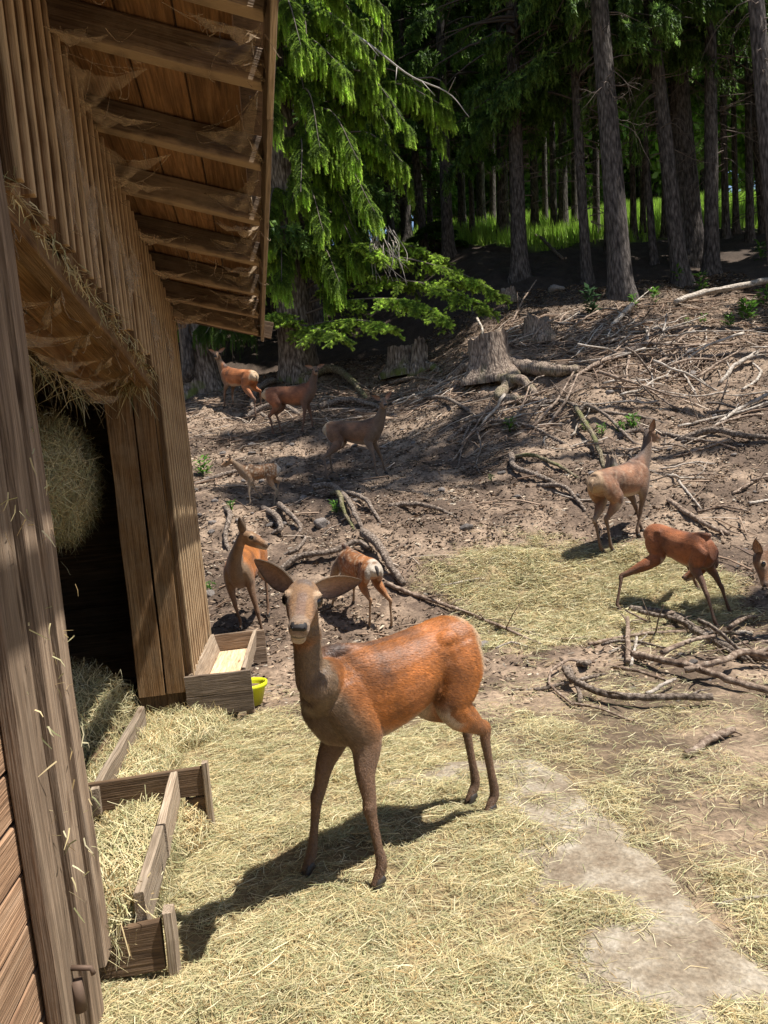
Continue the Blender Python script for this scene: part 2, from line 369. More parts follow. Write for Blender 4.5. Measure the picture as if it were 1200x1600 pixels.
def board(name, p0, p1, wdir, wd, th, mat, parent=None, chamfer=.004, segs=3, wob=.003, share=None, origin=None):
    """one sawn board from p0 to p1 (centre line); wdir: the way its width points"""
    p0, p1, wdir = Vector(p0), Vector(p1), Vector(wdir)
    x = (p1-p0); ln = x.length; x.normalize(); z = x.cross(wdir).normalized(); y = z.cross(x)
    key = (round(ln, 2), round(wd, 3), round(th, 3), mat.name, segs, share)
    if share is not None and key in _bcache: me = _bcache[key]
    else:
        c = min(chamfer, wd*.3, th*.3); hw, ht = wd/2, th/2
        prof = [(-hw+c, -ht), (hw-c, -ht), (hw, -ht+c), (hw, ht-c), (hw-c, ht), (-hw+c, ht), (-hw, ht-c), (-hw, -ht+c)]
        if chamfer <= 0: prof = [(-hw, -ht), (hw, -ht), (hw, ht), (-hw, ht)]
        k = len(prof); V = []; Fc = []
        for i in range(segs+1):
            dy, dz = random.uniform(-wob, wob), random.uniform(-wob, wob); gw = 1+random.uniform(-.03, .03)
            for (a, b2) in prof:
                V.append((ln*i/segs+(random.uniform(-wob, wob) if i in (0, segs) else 0), a*gw+dy, b2+dz))
        for i in range(segs):
            for j in range(k):
                j2 = (j+1) % k; Fc.append((i*k+j, (i+1)*k+j, (i+1)*k+j2, i*k+j2)[::-1])
        me = bpy.data.meshes.new(name); me.from_pydata(V, [], Fc+[tuple(range(k))[::1], tuple(range(segs*k, segs*k+k))[::-1]])
        bm = bmesh.new(); bm.from_mesh(me); bmesh.ops.recalc_face_normals(bm, faces=bm.faces); bm.to_mesh(me); bm.free()
        me.materials.append(mat)
        if share is not None: _bcache[key] = me
    o = bpy.data.objects.new(name, me); C.objects.link(o)
    M = Matrix(((x.x, y.x, z.x, p0.x), (x.y, y.y, z.y, p0.y), (x.z, y.z, z.z, p0.z), (0, 0, 0, 1)))
    if parent is not None:
        o.parent = parent
        pl = parent.location.copy(); M = Matrix.Translation(-pl) @ M if abs(parent.rotation_euler.z) < 1e-6 else (Matrix.Translation(pl) @ Matrix.Rotation(parent.rotation_euler.z, 4, 'Z')).inverted() @ M
    o.matrix_basis = M
    return o
UP = Vector((0, 0, 1))
def ztop(s): return 3.5-.12*s
def zh(s): return 2.46-.075*s
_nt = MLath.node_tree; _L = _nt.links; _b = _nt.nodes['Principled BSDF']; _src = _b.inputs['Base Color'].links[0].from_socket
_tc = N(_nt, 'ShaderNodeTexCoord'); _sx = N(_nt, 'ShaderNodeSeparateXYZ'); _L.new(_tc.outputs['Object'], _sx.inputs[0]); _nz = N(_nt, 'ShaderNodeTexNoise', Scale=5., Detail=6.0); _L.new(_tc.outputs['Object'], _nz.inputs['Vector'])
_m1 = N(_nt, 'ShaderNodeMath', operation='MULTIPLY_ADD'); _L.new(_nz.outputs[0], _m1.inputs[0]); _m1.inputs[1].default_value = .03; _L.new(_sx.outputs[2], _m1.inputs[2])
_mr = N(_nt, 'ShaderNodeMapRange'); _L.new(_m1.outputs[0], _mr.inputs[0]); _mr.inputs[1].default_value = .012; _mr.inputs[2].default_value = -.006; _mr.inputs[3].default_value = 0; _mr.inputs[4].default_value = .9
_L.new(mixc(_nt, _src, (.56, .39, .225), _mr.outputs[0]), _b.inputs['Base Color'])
# outer cladding: boards with narrow raised laths over their joints
S0, S1 = -5.2, 1.55
s = S0; k = 0
while s < S1:
    pw = .14+random.uniform(-.010, .010)
    low = .24+random.uniform(-.02, .02) if (s+pw/2 > 0.0 or s+pw/2 < -3.02) else zh(s)+.06+random.uniform(-.03, .03)
    if s+pw/2 < -3.02: low = .17+random.uniform(-.03, .04)
    top = ztop(s)-.02
    near = s < -3.02
    if not near:
        board('plank', W(s+pw/2, -.012+random.uniform(-.004, .004), low), W(s+pw/2, -.012, top), BE, pw-.008, .024, MWood, barn, chamfer=0, wob=.002)
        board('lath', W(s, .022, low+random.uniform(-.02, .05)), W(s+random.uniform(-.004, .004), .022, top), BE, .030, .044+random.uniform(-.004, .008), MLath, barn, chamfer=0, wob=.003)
    s += pw
# thick near door jamb: staggered upright planks
for (a, b2, n_, low, mt) in ((-3.02, -3.12, .035, .16, MWoodGrey), (-3.12, -3.17, -.01, .20, MWoodGrey), (-3.17, -3.29, .03, .02, MWoodGrey), (-3.29, -3.34, -.015, .05, MWoodGrey), (-3.34, -3.52, .02, -.02, MWoodGrey)):
    board('plank', W((a+b2)/2, n_-.02, low), W((a+b2)/2-.20, n_-.02, ztop(a)), BE, abs(a-b2)-.004, .045, mt, barn, segs=8, wob=.004)
for i in range(9):     # upright cladding above the near panel
    a = -3.60-.16*i; board('plank', W(a, -.01, 1.72), W(a, -.01, ztop(a)), BE, .15, .03, MWoodGrey, barn, wob=.002)
for i in range(12):    # near panel of horizontal boards
    z = .07+i*.142; board('plank', W(-5.2, -.045+random.uniform(-.006, .006), z), W(-3.46, -.045, z), UP, .132, .028, MWoodOrange, barn, segs=4, wob=.003)
# far jamb: two wide boards facing the doorway plus the dark one below
for (a, b2) in ((-.02, -.165), (-.172, -.36)):
    board('jamb_board', W(-.018, (a+b2)/2, .235), W(-.018, (a+b2)/2, 2.50), BN, abs(a-b2)-.006, .03, MWood, barn, segs=6, wob=.003)
board('sill_board', W(.035, -.19, .10), W(.035, -.19, .235), BN, .36, .03, MWoodDark, barn)
board('corner_post', W(.06, -.05, -.05), W(.06, -.05, .34), BE, .05, .07, MWoodGrey, barn)
# header over the doorway
board('header_beam', W(-5.2, -.06, zh(-5.2)+.01), W(.02, -.06, zh(0)+.01), BN, .09, .10, MWood, barn, segs=8, wob=.006)
board('header_beam', W(-5.2, -.37, zh(-5.2)-.05), W(.02, -.37, zh(0)-.02), BN, .07, .13, MWood, barn, segs=8, wob=.006)
board('soffit_board', W(-5.2, -.215, zh(-5.2)+.04), W(.0, -.215, zh(0)+.04), BN, .23, .02, MWood, barn, segs=8, wob=.004)
# inside: loft floor, back and end walls, earth floor
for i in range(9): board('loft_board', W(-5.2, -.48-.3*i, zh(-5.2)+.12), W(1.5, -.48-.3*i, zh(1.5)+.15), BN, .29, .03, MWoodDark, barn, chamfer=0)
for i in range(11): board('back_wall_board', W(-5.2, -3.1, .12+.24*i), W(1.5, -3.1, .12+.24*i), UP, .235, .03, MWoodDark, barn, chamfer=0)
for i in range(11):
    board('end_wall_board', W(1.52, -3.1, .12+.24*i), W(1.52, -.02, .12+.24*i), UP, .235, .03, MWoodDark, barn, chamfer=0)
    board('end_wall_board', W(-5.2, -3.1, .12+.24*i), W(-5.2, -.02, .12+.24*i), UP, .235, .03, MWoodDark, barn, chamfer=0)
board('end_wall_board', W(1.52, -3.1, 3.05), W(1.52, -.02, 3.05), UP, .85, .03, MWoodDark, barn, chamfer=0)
m_ = [W(-5.6, -3.3, 3.95), W(1.7, -3.3, 3.95), W(1.7, 0, ztop(1.7)+.22), W(-5.6, 0, ztop(-5.6)+.22), W(1.66, .80, ztop(1.7)-.23+.22), W(-5.6, 1.06, ztop(-5.6)-.305+.22)]
pl = [np.array(v)-np.array(barn.location) for v in m_]; pl += [v+np.array([0, 0, .03]) for v in pl]
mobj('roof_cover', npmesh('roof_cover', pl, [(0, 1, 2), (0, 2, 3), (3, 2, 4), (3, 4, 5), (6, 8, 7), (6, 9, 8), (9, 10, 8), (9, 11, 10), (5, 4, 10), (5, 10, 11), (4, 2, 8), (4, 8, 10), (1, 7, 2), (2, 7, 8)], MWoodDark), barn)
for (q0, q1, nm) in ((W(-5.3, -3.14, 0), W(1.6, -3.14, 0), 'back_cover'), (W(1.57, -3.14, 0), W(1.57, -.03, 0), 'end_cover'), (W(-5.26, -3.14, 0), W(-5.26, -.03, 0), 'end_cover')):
    board(nm, q0+UP*1.85, q1+UP*1.85, UP, 4.3, .02, MWoodDark, barn, chamfer=0, wob=0)  # outer sheets added to stop light leaking between the wall boards
# roof: sheathing on rafters, eave board at the ends
def over(s): return .78-.035*(s-1.6)
SL = .25/.87
def R_(s, n, dz=0.0): return W(s, n, ztop(s)-SL*n+dz)
s = -5.0; i = 0
sheath = []
ss = [-5.4, -4.6, -3.9, -3.25, -2.6]+[-2.15, -1.45, -.78, -.12, .50, 1.05, 1.52]
for s in ss:
    a = R_(s, -.25, .02); b2 = R_(s, over(s)+.0, .02)
    board('rafter', a, b2, UP, .15, .075, MWoodRaft, barn, segs=3, wob=.003)
n_ = -3.2
while n_ < 1.0:
    # sheathing boards run along the eave
    for (sa, sb) in ((-5.6, -1.9), (-1.9, 1.62)):
        p0, p1 = W(sa, n_+.125, ztop(sa)-SL*abs(n_+.125)*(1 if n_ > 0 else .0)+.115), W(sb, n_+.125, ztop(sb)-SL*abs(n_+.125)*(1 if n_ > 0 else .0)+.115)
        wdv = (BN-UP*(SL if n_ > 0 else 0)).normalized()
        if n_+.25 < over(sb)+.06: board('sheathing_board', p0, p1, wdv, .247, .022, MWoodSheath, barn, chamfer=.002, segs=2, wob=.002)
    n_ += .25
for (sa, sb) in ((-5.6, -1.95), (-1.945, 1.63)):
    board('eave_board', W(sa, over(sa)+.02, ztop(sa)-SL*over(sa)+.01), W(sb, over(sb)+.02, ztop(sb)-SL*over(sb)+.01), UP, .19, .03, MWoodPale, barn, segs=5, wob=.003)
board('barge_board', R_(1.60, -.1, .03), R_(1.60, .9, .03), UP, .15, .028, MWoodDark, barn)

# ------------------------------------------------------------------ cobwebs under the eaves
m, nt, b = newmat('dusty_cobweb'); L = nt.links
tc = N(nt, 'ShaderNodeTexCoord'); n1 = N(nt, 'ShaderNodeTexNoise', Scale=9., Detail=8.0, Roughness=.75); L.new(tc.outputs['Object'], n1.inputs['Vector'])
r = ramp(nt, [(.34, (.10, .10, .10)), (.66, (.55, .55, .55))]); L.new(n1.outputs[0], r.inputs[0])
b.inputs['Base Color'].default_value = (.50, .37, .245, 1); b.inputs['Roughness'].default_value = 1
tr = N(nt, 'ShaderNodeBsdfTransparent'); mx = N(nt, 'ShaderNodeMixShader'); L.new(r.outputs[0], mx.inputs[0]); L.new(tr.outputs[0], mx.inputs[1]); L.new(b.outputs[0], mx.inputs[2])
L.new(mx.outputs[0], nt.nodes['Material Output'].inputs[0]); MWeb = m
def web(a, b2, c, sag=.25, lab=None, strands=7):
    """a dusty sheet hung between three points, edges drawn inwards, with a few loose threads"""
    a, b2, c = Vector(a), Vector(b2), Vector(c); n = 9; V = []; T = []; idx = {}
    nn = (b2-a).cross(c-a).normalized(); cen = (a*random.uniform(.6, 1.4)+b2*random.uniform(.6, 1.4)+c); cen = (a+b2+c)/3+(cen-(a+b2+c)/3)*0+nn*random.uniform(-.06, .06); jt = [random.random() for _ in range(7)]
    for i in range(n+1):
        for j in range(n+1-i):
            u_, v_ = i/n, j/n; w_ = 1-u_-v_
            p = a*w_+b2*u_+c*v_; e = (u_*v_+v_*w_+w_*u_)*3           # 0 at the corners, 1 in the middle
            edge = min(u_, v_, w_)*3
            pull = sag*(1-edge)*min(1, e*1.2)*(.6+.8*jt[(i*3+j) % 7]); p = p.lerp(cen, pull)+nn*(.05*math.sin(i*2.1+j*1.3)*edge)+Vector((0, 0, -.05*e))
            idx[(i, j)] = len(V); V.append(tuple(p))
    for i in range(n):
        for j in range(n-i):
            T.append((idx[(i, j)], idx[(i+1, j)], idx[(i, j+1)]))
            if j < n-i-1: T.append((idx[(i+1, j)], idx[(i+1, j+1)], idx[(i, j+1)]))
    mb = MB(); mb.add(V, T)
    for k in range(strands):
        p, q = random.choice([(a, b2), (b2, c), (c, a)]); t = random.random(); st = p.lerp(q, t); en = st+Vector((random.uniform(-.06, .06), random.uniform(-.08, .08), -random.uniform(.04, .16)))
        if random.random() < .5: en = random.choice([a, b2, c])
        mid = (st+en)/2+Vector((random.uniform(-.03, .03), random.uniform(-.03, .03), -.04))
        Vt, Tt = tube_np(catmull([st, mid, en], 6), [.0022]*6, 3, False); mb.add(Vt, Tt)
    o = mobj('cobweb', mb.mesh('cobweb', MWeb, False)); tag(o, lab or 'dusty brown cobweb sagging from the rafters under the barn eaves', 'cobweb', 'cobwebs under the barn eaves')
    return o
ORD = ['first', 'second', 'third', 'fourth', 'fifth', 'sixth', 'seventh', 'eighth', 'ninth']
def WL(i, na): return 'dusty cobweb in the %s rafter bay from the near end, %s' % (ORD[i-4], random.choice(['clinging', 'sagging', 'bunched'])+(' against the barn wall' if na < .1 else ' against the eave board'))
for i in range(4, len(ss)-1):
    s, s2 = ss[i], ss[i+1]; o_ = over(s)
    zl = -.055
    for (na, nb) in ((.02, .28), (o_-.02, o_-.26)):
        if random.random() < .6:
            web(R_(s+.045, na, zl-.03), R_(s+.045, nb+(.12 if na < .1 else -.14), zl-.02), R_(s+.3, na, .06 if na > .1 else -.25), .45, WL(i, na))
        if random.random() < .75:
            web(R_(s2-.045, na, -.05), R_(s2-.045, nb+(.1 if na < .1 else -.1), .03), R_(s+.25, na, zl-.1 if na < .1 else .09), .45, WL(i, na))
    if random.random() < .6: web(R_(s+.05, .2, .09), R_(s+.05, .5, .02), R_(s+.06, .35, -.06), .45, 'thin cobweb on the flank of the %s rafter from the near end of the eaves' % ORD[i-4])
for (s, z, dz, ds) in ((-2.5, 3.5, .7, .4), (-2.1, 3.3, .6, .35), (-1.7, 3.25, .7, .4), (-1.2, 3.2, .5, .3), (-.9, 3.3, .4, .3), (-.2, 3.1, .5, .25), (.5, 3.0, .4, .2)):
    web(W(s, .05, z), W(s+ds, .06, z-.1), W(s+ds*.4, .055, z-dz), .4, 'dusty brown cobweb clinging to the upright laths of the barn wall')
for (s, sp) in ((-2.9, .6), (-2.3, .6), (-1.7, .5), (-1.2, .5), (-.7, .5)):
    web(W(s, -.02, zh(s)-.04), W(s+sp*1.2, -.36, zh(s)-.10), W(s+sp*.3, -.1, zh(s)), .2, 'thick dusty cobweb stretched beneath the barn door header')
    web(W(s+.2, -.38, zh(s)-.12), W(s+sp+.4, -.12, zh(s)-.05), W(s+sp*.6, -.40, zh(s)-.18), .3, 'thick dusty cobweb stretched beneath the barn door header')

# ------------------------------------------------------------------ near manger: low board frame filled with hay
def ground_obj(name, s, n, lab, cat, group=None):
    p = W(s, n, 0); return empty(name, (p.x, p.y, 0), lab, cat, group)
mg = ground_obj('manger', -2.6, -.05, 'low weathered board manger full of hay beside the near barn planks', 'manger')
ON, IN = .135, -.27
A_, B_ = gp(225, 1490), gp(300, 1325)
board('rail', W(-2.98, ON+.0, .245), W(-2.50, ON+.01, .26), UP, .15, .035, MWoodPale, mg, segs=4, wob=.004)
board('rail', W(-2.49, ON+.012, .26), W(-1.93, ON+.0, .27), UP, .15, .035, MWoodPale, mg, segs=4, wob=.004)
board('rail', W(-3.3, IN, .24), W(-1.97, IN, .24), UP, .12, .035, MWoodPale, mg, segs=4, wob=.004)
board('end_board', W(-1.90, IN-.16, .27), W(-1.90, ON+.13, .27), UP, .14, .03, MWoodDark, mg)
board('end_board', W(-1.88, ON+.03, .12), W(-1.88, ON+.13, .12), UP, .13, .03, MWoodDark, mg)
board('post', W(-1.90, ON+.145, -.02), W(-1.90, ON+.145, .36), BE, .05, .03, MWoodPale, mg)
board('end_board', W(-3.0, -.12, .13), W(-3.0, ON+.07, .13), UP, .17, .03, MWoodDark, mg)
board('post', W(-3.0, ON+.10, -.05), W(-3.0, ON+.10, .25), BE, .06, .035, MWoodPale, mg)
# threshold rails further in
th = ground_obj('threshold_rail', -1.2, -.24, 'long narrow board rail lying in hay along the barn doorway', 'rail')
board('rail', W(-1.95, -.24, .26), W(-.62, -.235, .27), UP, .13, .04, MWoodPale, th, segs=5, wob=.005)
board('rail', W(-1.30, -.40, .20), W(-.70, -.395, .20), UP, .12, .03, MWoodDark, th, segs=3, wob=.004)
for s_ in (-1.25, -.95, -.68): board('crosspiece', W(s_, -.40, .19), W(s_, -.25, .19), BE, .05, .09, MWoodDark, th)

MMuddy = wood('muddy_wood', (.10, .07, .05), (.19, .14, .10), (.28, .21, .155), dirt=(.10, .075, .055), dirtamt=.7)
# ------------------------------------------------------------------ wooden feed trough on legs
t0 = gp(305, 1135); ft = empty('feed_trough', (t0.x, t0.y, 0), 'wooden feed trough on short legs with a pale empty floor beside the barn corner', 'trough')
c0 = Vector((-1.315, 5.50, 0)); te = Vector((-math.sin(math.radians(6)), math.cos(math.radians(6)), 0)); tn = Vector((te.y, -te.x, 0))
def T_(s, n, z): return c0+te*s+tn*n+Vector((0, 0, z))
board('end_panel', T_(0, -.235, .275), T_(0, .235, .275), UP, .15, .032, MMuddy, ft, segs=4)
board('end_panel', T_(0, -.235, .125), T_(0, .235, .125), UP, .146, .032, MMuddy, ft, segs=4)
board('end_panel', T_(1.45, -.27, .275), T_(1.45, .27, .275), UP, .15, .032, MWoodGrey, ft, segs=4)
board('end_panel', T_(1.45, .15, .125), T_(1.45, .27, .125), UP, .146, .032, MWoodGrey, ft, segs=2)
board('side_board', T_(.018, -.175, .275), T_(1.432, -.175, .275), (UP*1-tn*.25), .18, .03, MWoodPale, ft, segs=4)
board('side_board', T_(.018, .175, .275), T_(1.432, .175, .275), (UP*1+tn*.12), .18, .03, MWoodPale, ft, segs=4)
board('trough_floor', T_(.02, 0, .19), T_(1.43, 0, .19), tn, .32, .02, MTrFloor, ft, segs=4)
for (a, n_, z0, z1) in ((.045, -.20, -.05, .1), (.045, .20, -.05, .1), (1.40, -.2, -.02, .1), (1.47, .24, -.02, .34)):
    board('leg', T_(a, n_, z0), T_(a, n_, z1), tn, .06, .05, MWoodGrey, ft)
board('leg', T_(.30, -.06, -.02), T_(.30, -.06, .17), tn, .16, .05, MWoodDark, ft)
# debris stuck to the trough and yellow bucket
def lathe(prof, n=28):
    V = []; T = []; m_ = len(prof)
    for i in range(n):
        a = 2*math.pi*i/n
        for (r_, z) in prof: V.append((r_*math.cos(a), r_*math.sin(a), z))
    for i in range(n):
        j = (i+1) % n
        for k in range(m_-1): T += [(i*m_+k, j*m_+k, j*m_+k+1), (i*m_+k, j*m_+k+1, i*m_+k+1)]
    return np.array(V), np.array(T)
m, nt, b = newmat('yellow_plastic'); L = nt.links
tc = N(nt, 'ShaderNodeTexCoord'); n1 = N(nt, 'ShaderNodeTexNoise', Scale=14., Detail=6.0, Roughness=.7); L.new(tc.outputs['Object'], n1.inputs['Vector'])
sx = N(nt, 'ShaderNodeSeparateXYZ'); L.new(tc.outputs['Object'], sx.inputs[0])
mr = N(nt, 'ShaderNodeMapRange'); L.new(sx.outputs[2], mr.inputs[0]); mr.inputs[1].default_value = .13; mr.inputs[2].default_value = .02
mu = N(nt, 'ShaderNodeMath', operation='MULTIPLY'); L.new(mr.outputs[0], mu.inputs[0]); L.new(n1.outputs[0], mu.inputs[1])
L.new(mixc(nt, (.62, .66, .02), (.16, .12, .04), mu.outputs[0]), b.inputs['Base Color']); b.inputs['Roughness'].default_value = .45
MYel = m
bk = gp(409, 1108); bucket = empty('bucket', (bk.x-.11, bk.y+.12, 0.0), 'shallow yellow plastic bucket of soil standing beside the wooden feed trough', 'bucket')
V, T = lathe([(.001, .01), (.10, .012), (.135, .14), (.150, .145), (.152, .175), (.140, .178), (.135, .15), (.128, .13)])
mobj('bucket_body', npmesh('bucket_body', V, T, MYel, None, True), bucket)
V, T = lathe([(.001, .135), (.06, .137), (.129, .13)]); V[:, 2] += (fbm(V[:, 0]*30, V[:, 1]*30, 2, 4)-.5)*.015
mobj('soil_fill', npmesh('soil_fill', V, T, MGround, np.tile([.15, .10, .07], (len(V), 1)), True), bucket)
V, T = tube_np(catmull([(.15, -.03, .165), (.19, -.05, .15), (.20, 0, .14), (.19, .05, .15), (.15, .03, .165)], 14), [.008]*14, 6); pass
# latch and roller fitting on the near planks
m, nt, b = newmat('rusty_iron'); b.inputs['Base Color'].default_value = (.13, .085, .06, 1); b.inputs['Metallic'].default_value = .4; b.inputs['Roughness'].default_value = .7
MIron = m
lp = W(-3.42, .035, .22); V, T = tube_np([lp+BN*.0+UP*.09, lp+BN*.005+UP*.0], [.018, .018], 12); mobj('roller', npmesh('roller', V-np.array(barn.location), T, MIron, None, True), barn)
V, T = tube_np([lp+BN*-.01+UP*.13, lp+BN*.045+UP*.12, lp+BN*.05+UP*.10], [.008]*3, 8); mobj('latch_pin', npmesh('latch_pin', V-np.array(barn.location), T, MIron, None, True), barn)
# ------------------------------------------------------------------ trees
def barkmat(name, dark, mid, light, moss=0.0, vs=(9, 9, 2.2)):
    m, nt, b = newmat(name); L = nt.links
    tc = N(nt, 'ShaderNodeTexCoord'); oi = N(nt, 'ShaderNodeObjectInfo')
    ad = N(nt, 'ShaderNodeVectorMath', operation='ADD'); cb = N(nt, 'ShaderNodeCombineXYZ'); mu = N(nt, 'ShaderNodeMath', operation='MULTIPLY'); L.new(oi.outputs['Random'], mu.inputs[0]); mu.inputs[1].default_value = 40
    L.new(mu.outputs[0], cb.inputs[0]); L.new(mu.outputs[0], cb.inputs[2]); L.new(tc.outputs['Object'], ad.inputs[0]); L.new(cb.outputs[0], ad.inputs[1])
    mp = N(nt, 'ShaderNodeMapping'); mp.inputs['Scale'].default_value = vs; L.new(ad.outputs[0], mp.inputs[0])
    vo = N(nt, 'ShaderNodeTexVoronoi', Scale=2.2); vo.feature = 'F1'; L.new(mp.outputs[0], vo.inputs['Vector'])
    n1 = N(nt, 'ShaderNodeTexNoise', Scale=2.5, Detail=8.0, Roughness=.72); L.new(mp.outputs[0], n1.inputs['Vector'])
    a = N(nt, 'ShaderNodeMath', operation='MULTIPLY_ADD'); L.new(vo.outputs['Distance'], a.inputs[0]); a.inputs[1].default_value = -.5; L.new(n1.outputs[0], a.inputs[2])
    r = ramp(nt, [(.05, dark), (.28, mid), (.5, light)]); L.new(a.outputs[0], r.inputs[0]); c = r.outputs[0]
    if moss:
        n3 = N(nt, 'ShaderNodeTexNoise', Scale=3., Detail=5.0); L.new(ad.outputs[0], n3.inputs['Vector'])
        sx = N(nt, 'ShaderNodeSeparateXYZ'); L.new(tc.outputs['Object'], sx.inputs[0]); mr = N(nt, 'ShaderNodeMapRange'); L.new(sx.outputs[2], mr.inputs[0]); mr.inputs[1].default_value = 1.0; mr.inputs[2].default_value = 0.0
        mm = N(nt, 'ShaderNodeMath', operation='MULTIPLY'); L.new(mr.outputs[0], mm.inputs[0]); L.new(n3.outputs[0], mm.inputs[1])
        rm = ramp(nt, [(.46, (0, 0, 0)), (.60, (moss,)*3)]); L.new(mm.outputs[0], rm.inputs[0]); c = mixc(nt, c, (.13, .15, .035), rm.outputs[0])
    L.new(c, b.inputs['Base Color']); b.inputs['Roughness'].default_value = .95; bump(nt, a.outputs[0], 1.0, .03, b)
    return m
MBark = barkmat('spruce_bark', (.035, .028, .024), (.10, .082, .072), (.19, .16, .14))
MBarkMoss = barkmat('mossy_bark', (.06, .045, .036), (.21, .165, .135), (.40, .34, .29), .85)
MStump = barkmat('stump_bark', (.08, .058, .045), (.27, .20, .15), (.44, .35, .27), .25, (14, 14, 3))
MNeedle = colmat('spruce_needles', .6, (2.2, .30), 0, .5, spec=.3)
MLeaf = colmat('broad_leaves', .55, (1.2, .3), 0, .45, spec=.3)
MTwig = colmat('dead_twigs', .9, (6, .25))

def trunk_mesh(name, h, r, lean=(0, 0), mat=MBark, flare=1.5, seed=0, sides=14, kink=0.0, knobs=True):
    rs = np.random.default_rng(seed); n = 26
    t = np.concatenate([[-.02, 0, .006, .014, .025, .04], np.linspace(.06, 1, n-6)]); V = []; F = []
    bx, by = rs.uniform(-1, 1, 2)*kink
    lob = rs.uniform(0, 6.28, 3)
    for i, tt in enumerate(t):
        z = tt*h; rr = r*(1-.78*max(tt, 0))*(1+(flare-1)*math.exp(-max(z, 0)/(.35+.6*r)))
        cx = lean[0]*z+bx*math.sin(tt*6)*.2; cy = lean[1]*z+by*math.sin(tt*5+1)*.2
        for k in range(sides):
            a = 2*math.pi*k/sides; fl = math.exp(-max(z, 0)/(.25+.5*r))
            q = rr*(1+rs.uniform(-.045, .045)+.20*fl*math.sin(3*a+lob[0])+.12*fl*math.sin(5*a+lob[1]))
            V.append((cx+q*math.cos(a), cy+q*math.sin(a), z))
    for i in range(len(t)-1):
        for k in range(sides): k2 = (k+1) % sides; F.append((i*sides+k, i*sides+k2, (i+1)*sides+k2, (i+1)*sides+k))
    return npmesh(name, V, F, mat, None, True)

def strand_needles(P, D, W_, cnt, rs, c0, c1, nl):
    """needle blades round many line elements. P start (n,3), D vector (n,3); returns V, F, col"""
    n = len(P); t = rs.uniform(0, 1, (n, cnt)); base = P[:, None]+D[:, None]*t[..., None]
    L_ = np.linalg.norm(D, axis=1)[:, None, None]+1e-6; ax = D[:, None]/L_
    rnd = rs.normal(size=(n, cnt, 3)); rad = rnd-ax*(rnd*ax).sum(-1, keepdims=True); rad /= np.linalg.norm(rad, axis=-1, keepdims=True)+1e-6
    ln = nl*rs.uniform(.6, 1.15, (n, cnt, 1))
    tip = base+(rad*.72+ax*.75)*ln
    side = np.cross(ax+0*rad, rad)*W_
    V = np.stack([base-side*.5, base+side*.5, tip], 2).reshape(-1, 3)
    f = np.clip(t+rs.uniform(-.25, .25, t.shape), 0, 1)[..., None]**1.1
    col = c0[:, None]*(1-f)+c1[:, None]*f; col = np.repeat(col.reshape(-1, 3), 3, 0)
    F = np.arange(len(V)).reshape(-1, 3)
    return V, F, col

def crown(name, h, z0, rad, nb, seed, hang=.5, per=11, cnt=16, w=.035, nl=.11, dark=(.06, .11, .032), lite=(.20, .33, .07), dead=40, tipk=.5, azf=None, mat=None, profile=None):
    """a spruce crown: drooping boughs carrying hanging strands of needles"""
    rs = np.random.default_rng(seed); P = []; D = []; c0 = []; c1 = []; tw = MB()
    for i in range(nb):
        t = (i+rs.uniform(0, 1))/nb; z = z0+(h-z0)*t**1.05
        R = rad*(1-t)**.75*rs.uniform(.7, 1.15)+.25
        if profile is not None: R *= profile(z)
        az = rs.uniform(0, 2*math.pi) if azf is None else azf(rs)
        dx, dy = math.cos(az), math.sin(az); m_ = 7; pts = []
        rise = rs.uniform(-.05, .35); droop = rs.uniform(.25, .6)
        for q in range(m_):
            u_ = q/(m_-1); pts.append((dx*R*u_+rs.uniform(-.04, .04), dy*R*u_+rs.uniform(-.04, .04), z+R*(rise*u_-droop*u_*u_+.12*max(0, u_-.7))))
        pts = np.array(pts); V, T = tube_np(pts, np.linspace(.03+.008*R, .006, m_), 4, False); tw.add(V, T, (.09, .07, .055))
        npk = int(per*R)+3; uu = rs.uniform(.22, 1, npk)**.8*(m_-1-1e-3); ii = uu.astype(int); ff = (uu-ii)[:, None]
        A = pts[ii]*(1-ff)+pts[ii+1]*ff
        sd = np.array([-dy, dx, 0])[None]*rs.choice([-1, 1], npk)[:, None]*rs.uniform(.05, .45, npk)[:, None]*(R*.28)
        E = A+sd+np.array([dx, dy, 0])*rs.uniform(0, .25, npk)[:, None]+np.array([0, 0, -1])*rs.uniform(0, .12, npk)[:, None]
        P.append(A); D.append(E-A)
        H = np.array([dx*.12, dy*.12, -1.])[None]*rs.uniform(.35, 1.1, npk)[:, None]*hang; H[:, :2] += rs.uniform(-.08, .08, (npk, 2))
        for fr in (0.35, .7, 1.0):
            P.append(A+(E-A)*fr); D.append(H*rs.uniform(.5, 1., (npk, 1)))
        g = rs.uniform(.7, 1.25, (npk, 1))
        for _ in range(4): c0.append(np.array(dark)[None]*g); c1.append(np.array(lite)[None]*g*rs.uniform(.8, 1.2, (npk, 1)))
    P = np.vstack(P); D = np.vstack(D); c0 = np.vstack(c0); c1 = np.vstack(c1)
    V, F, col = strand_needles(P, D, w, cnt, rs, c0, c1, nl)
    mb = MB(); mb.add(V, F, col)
    return npmesh(name, V, F, mat or MNeedle, col, False), tw.mesh(name+'_boughs', MTwig, True) if tw.V else None
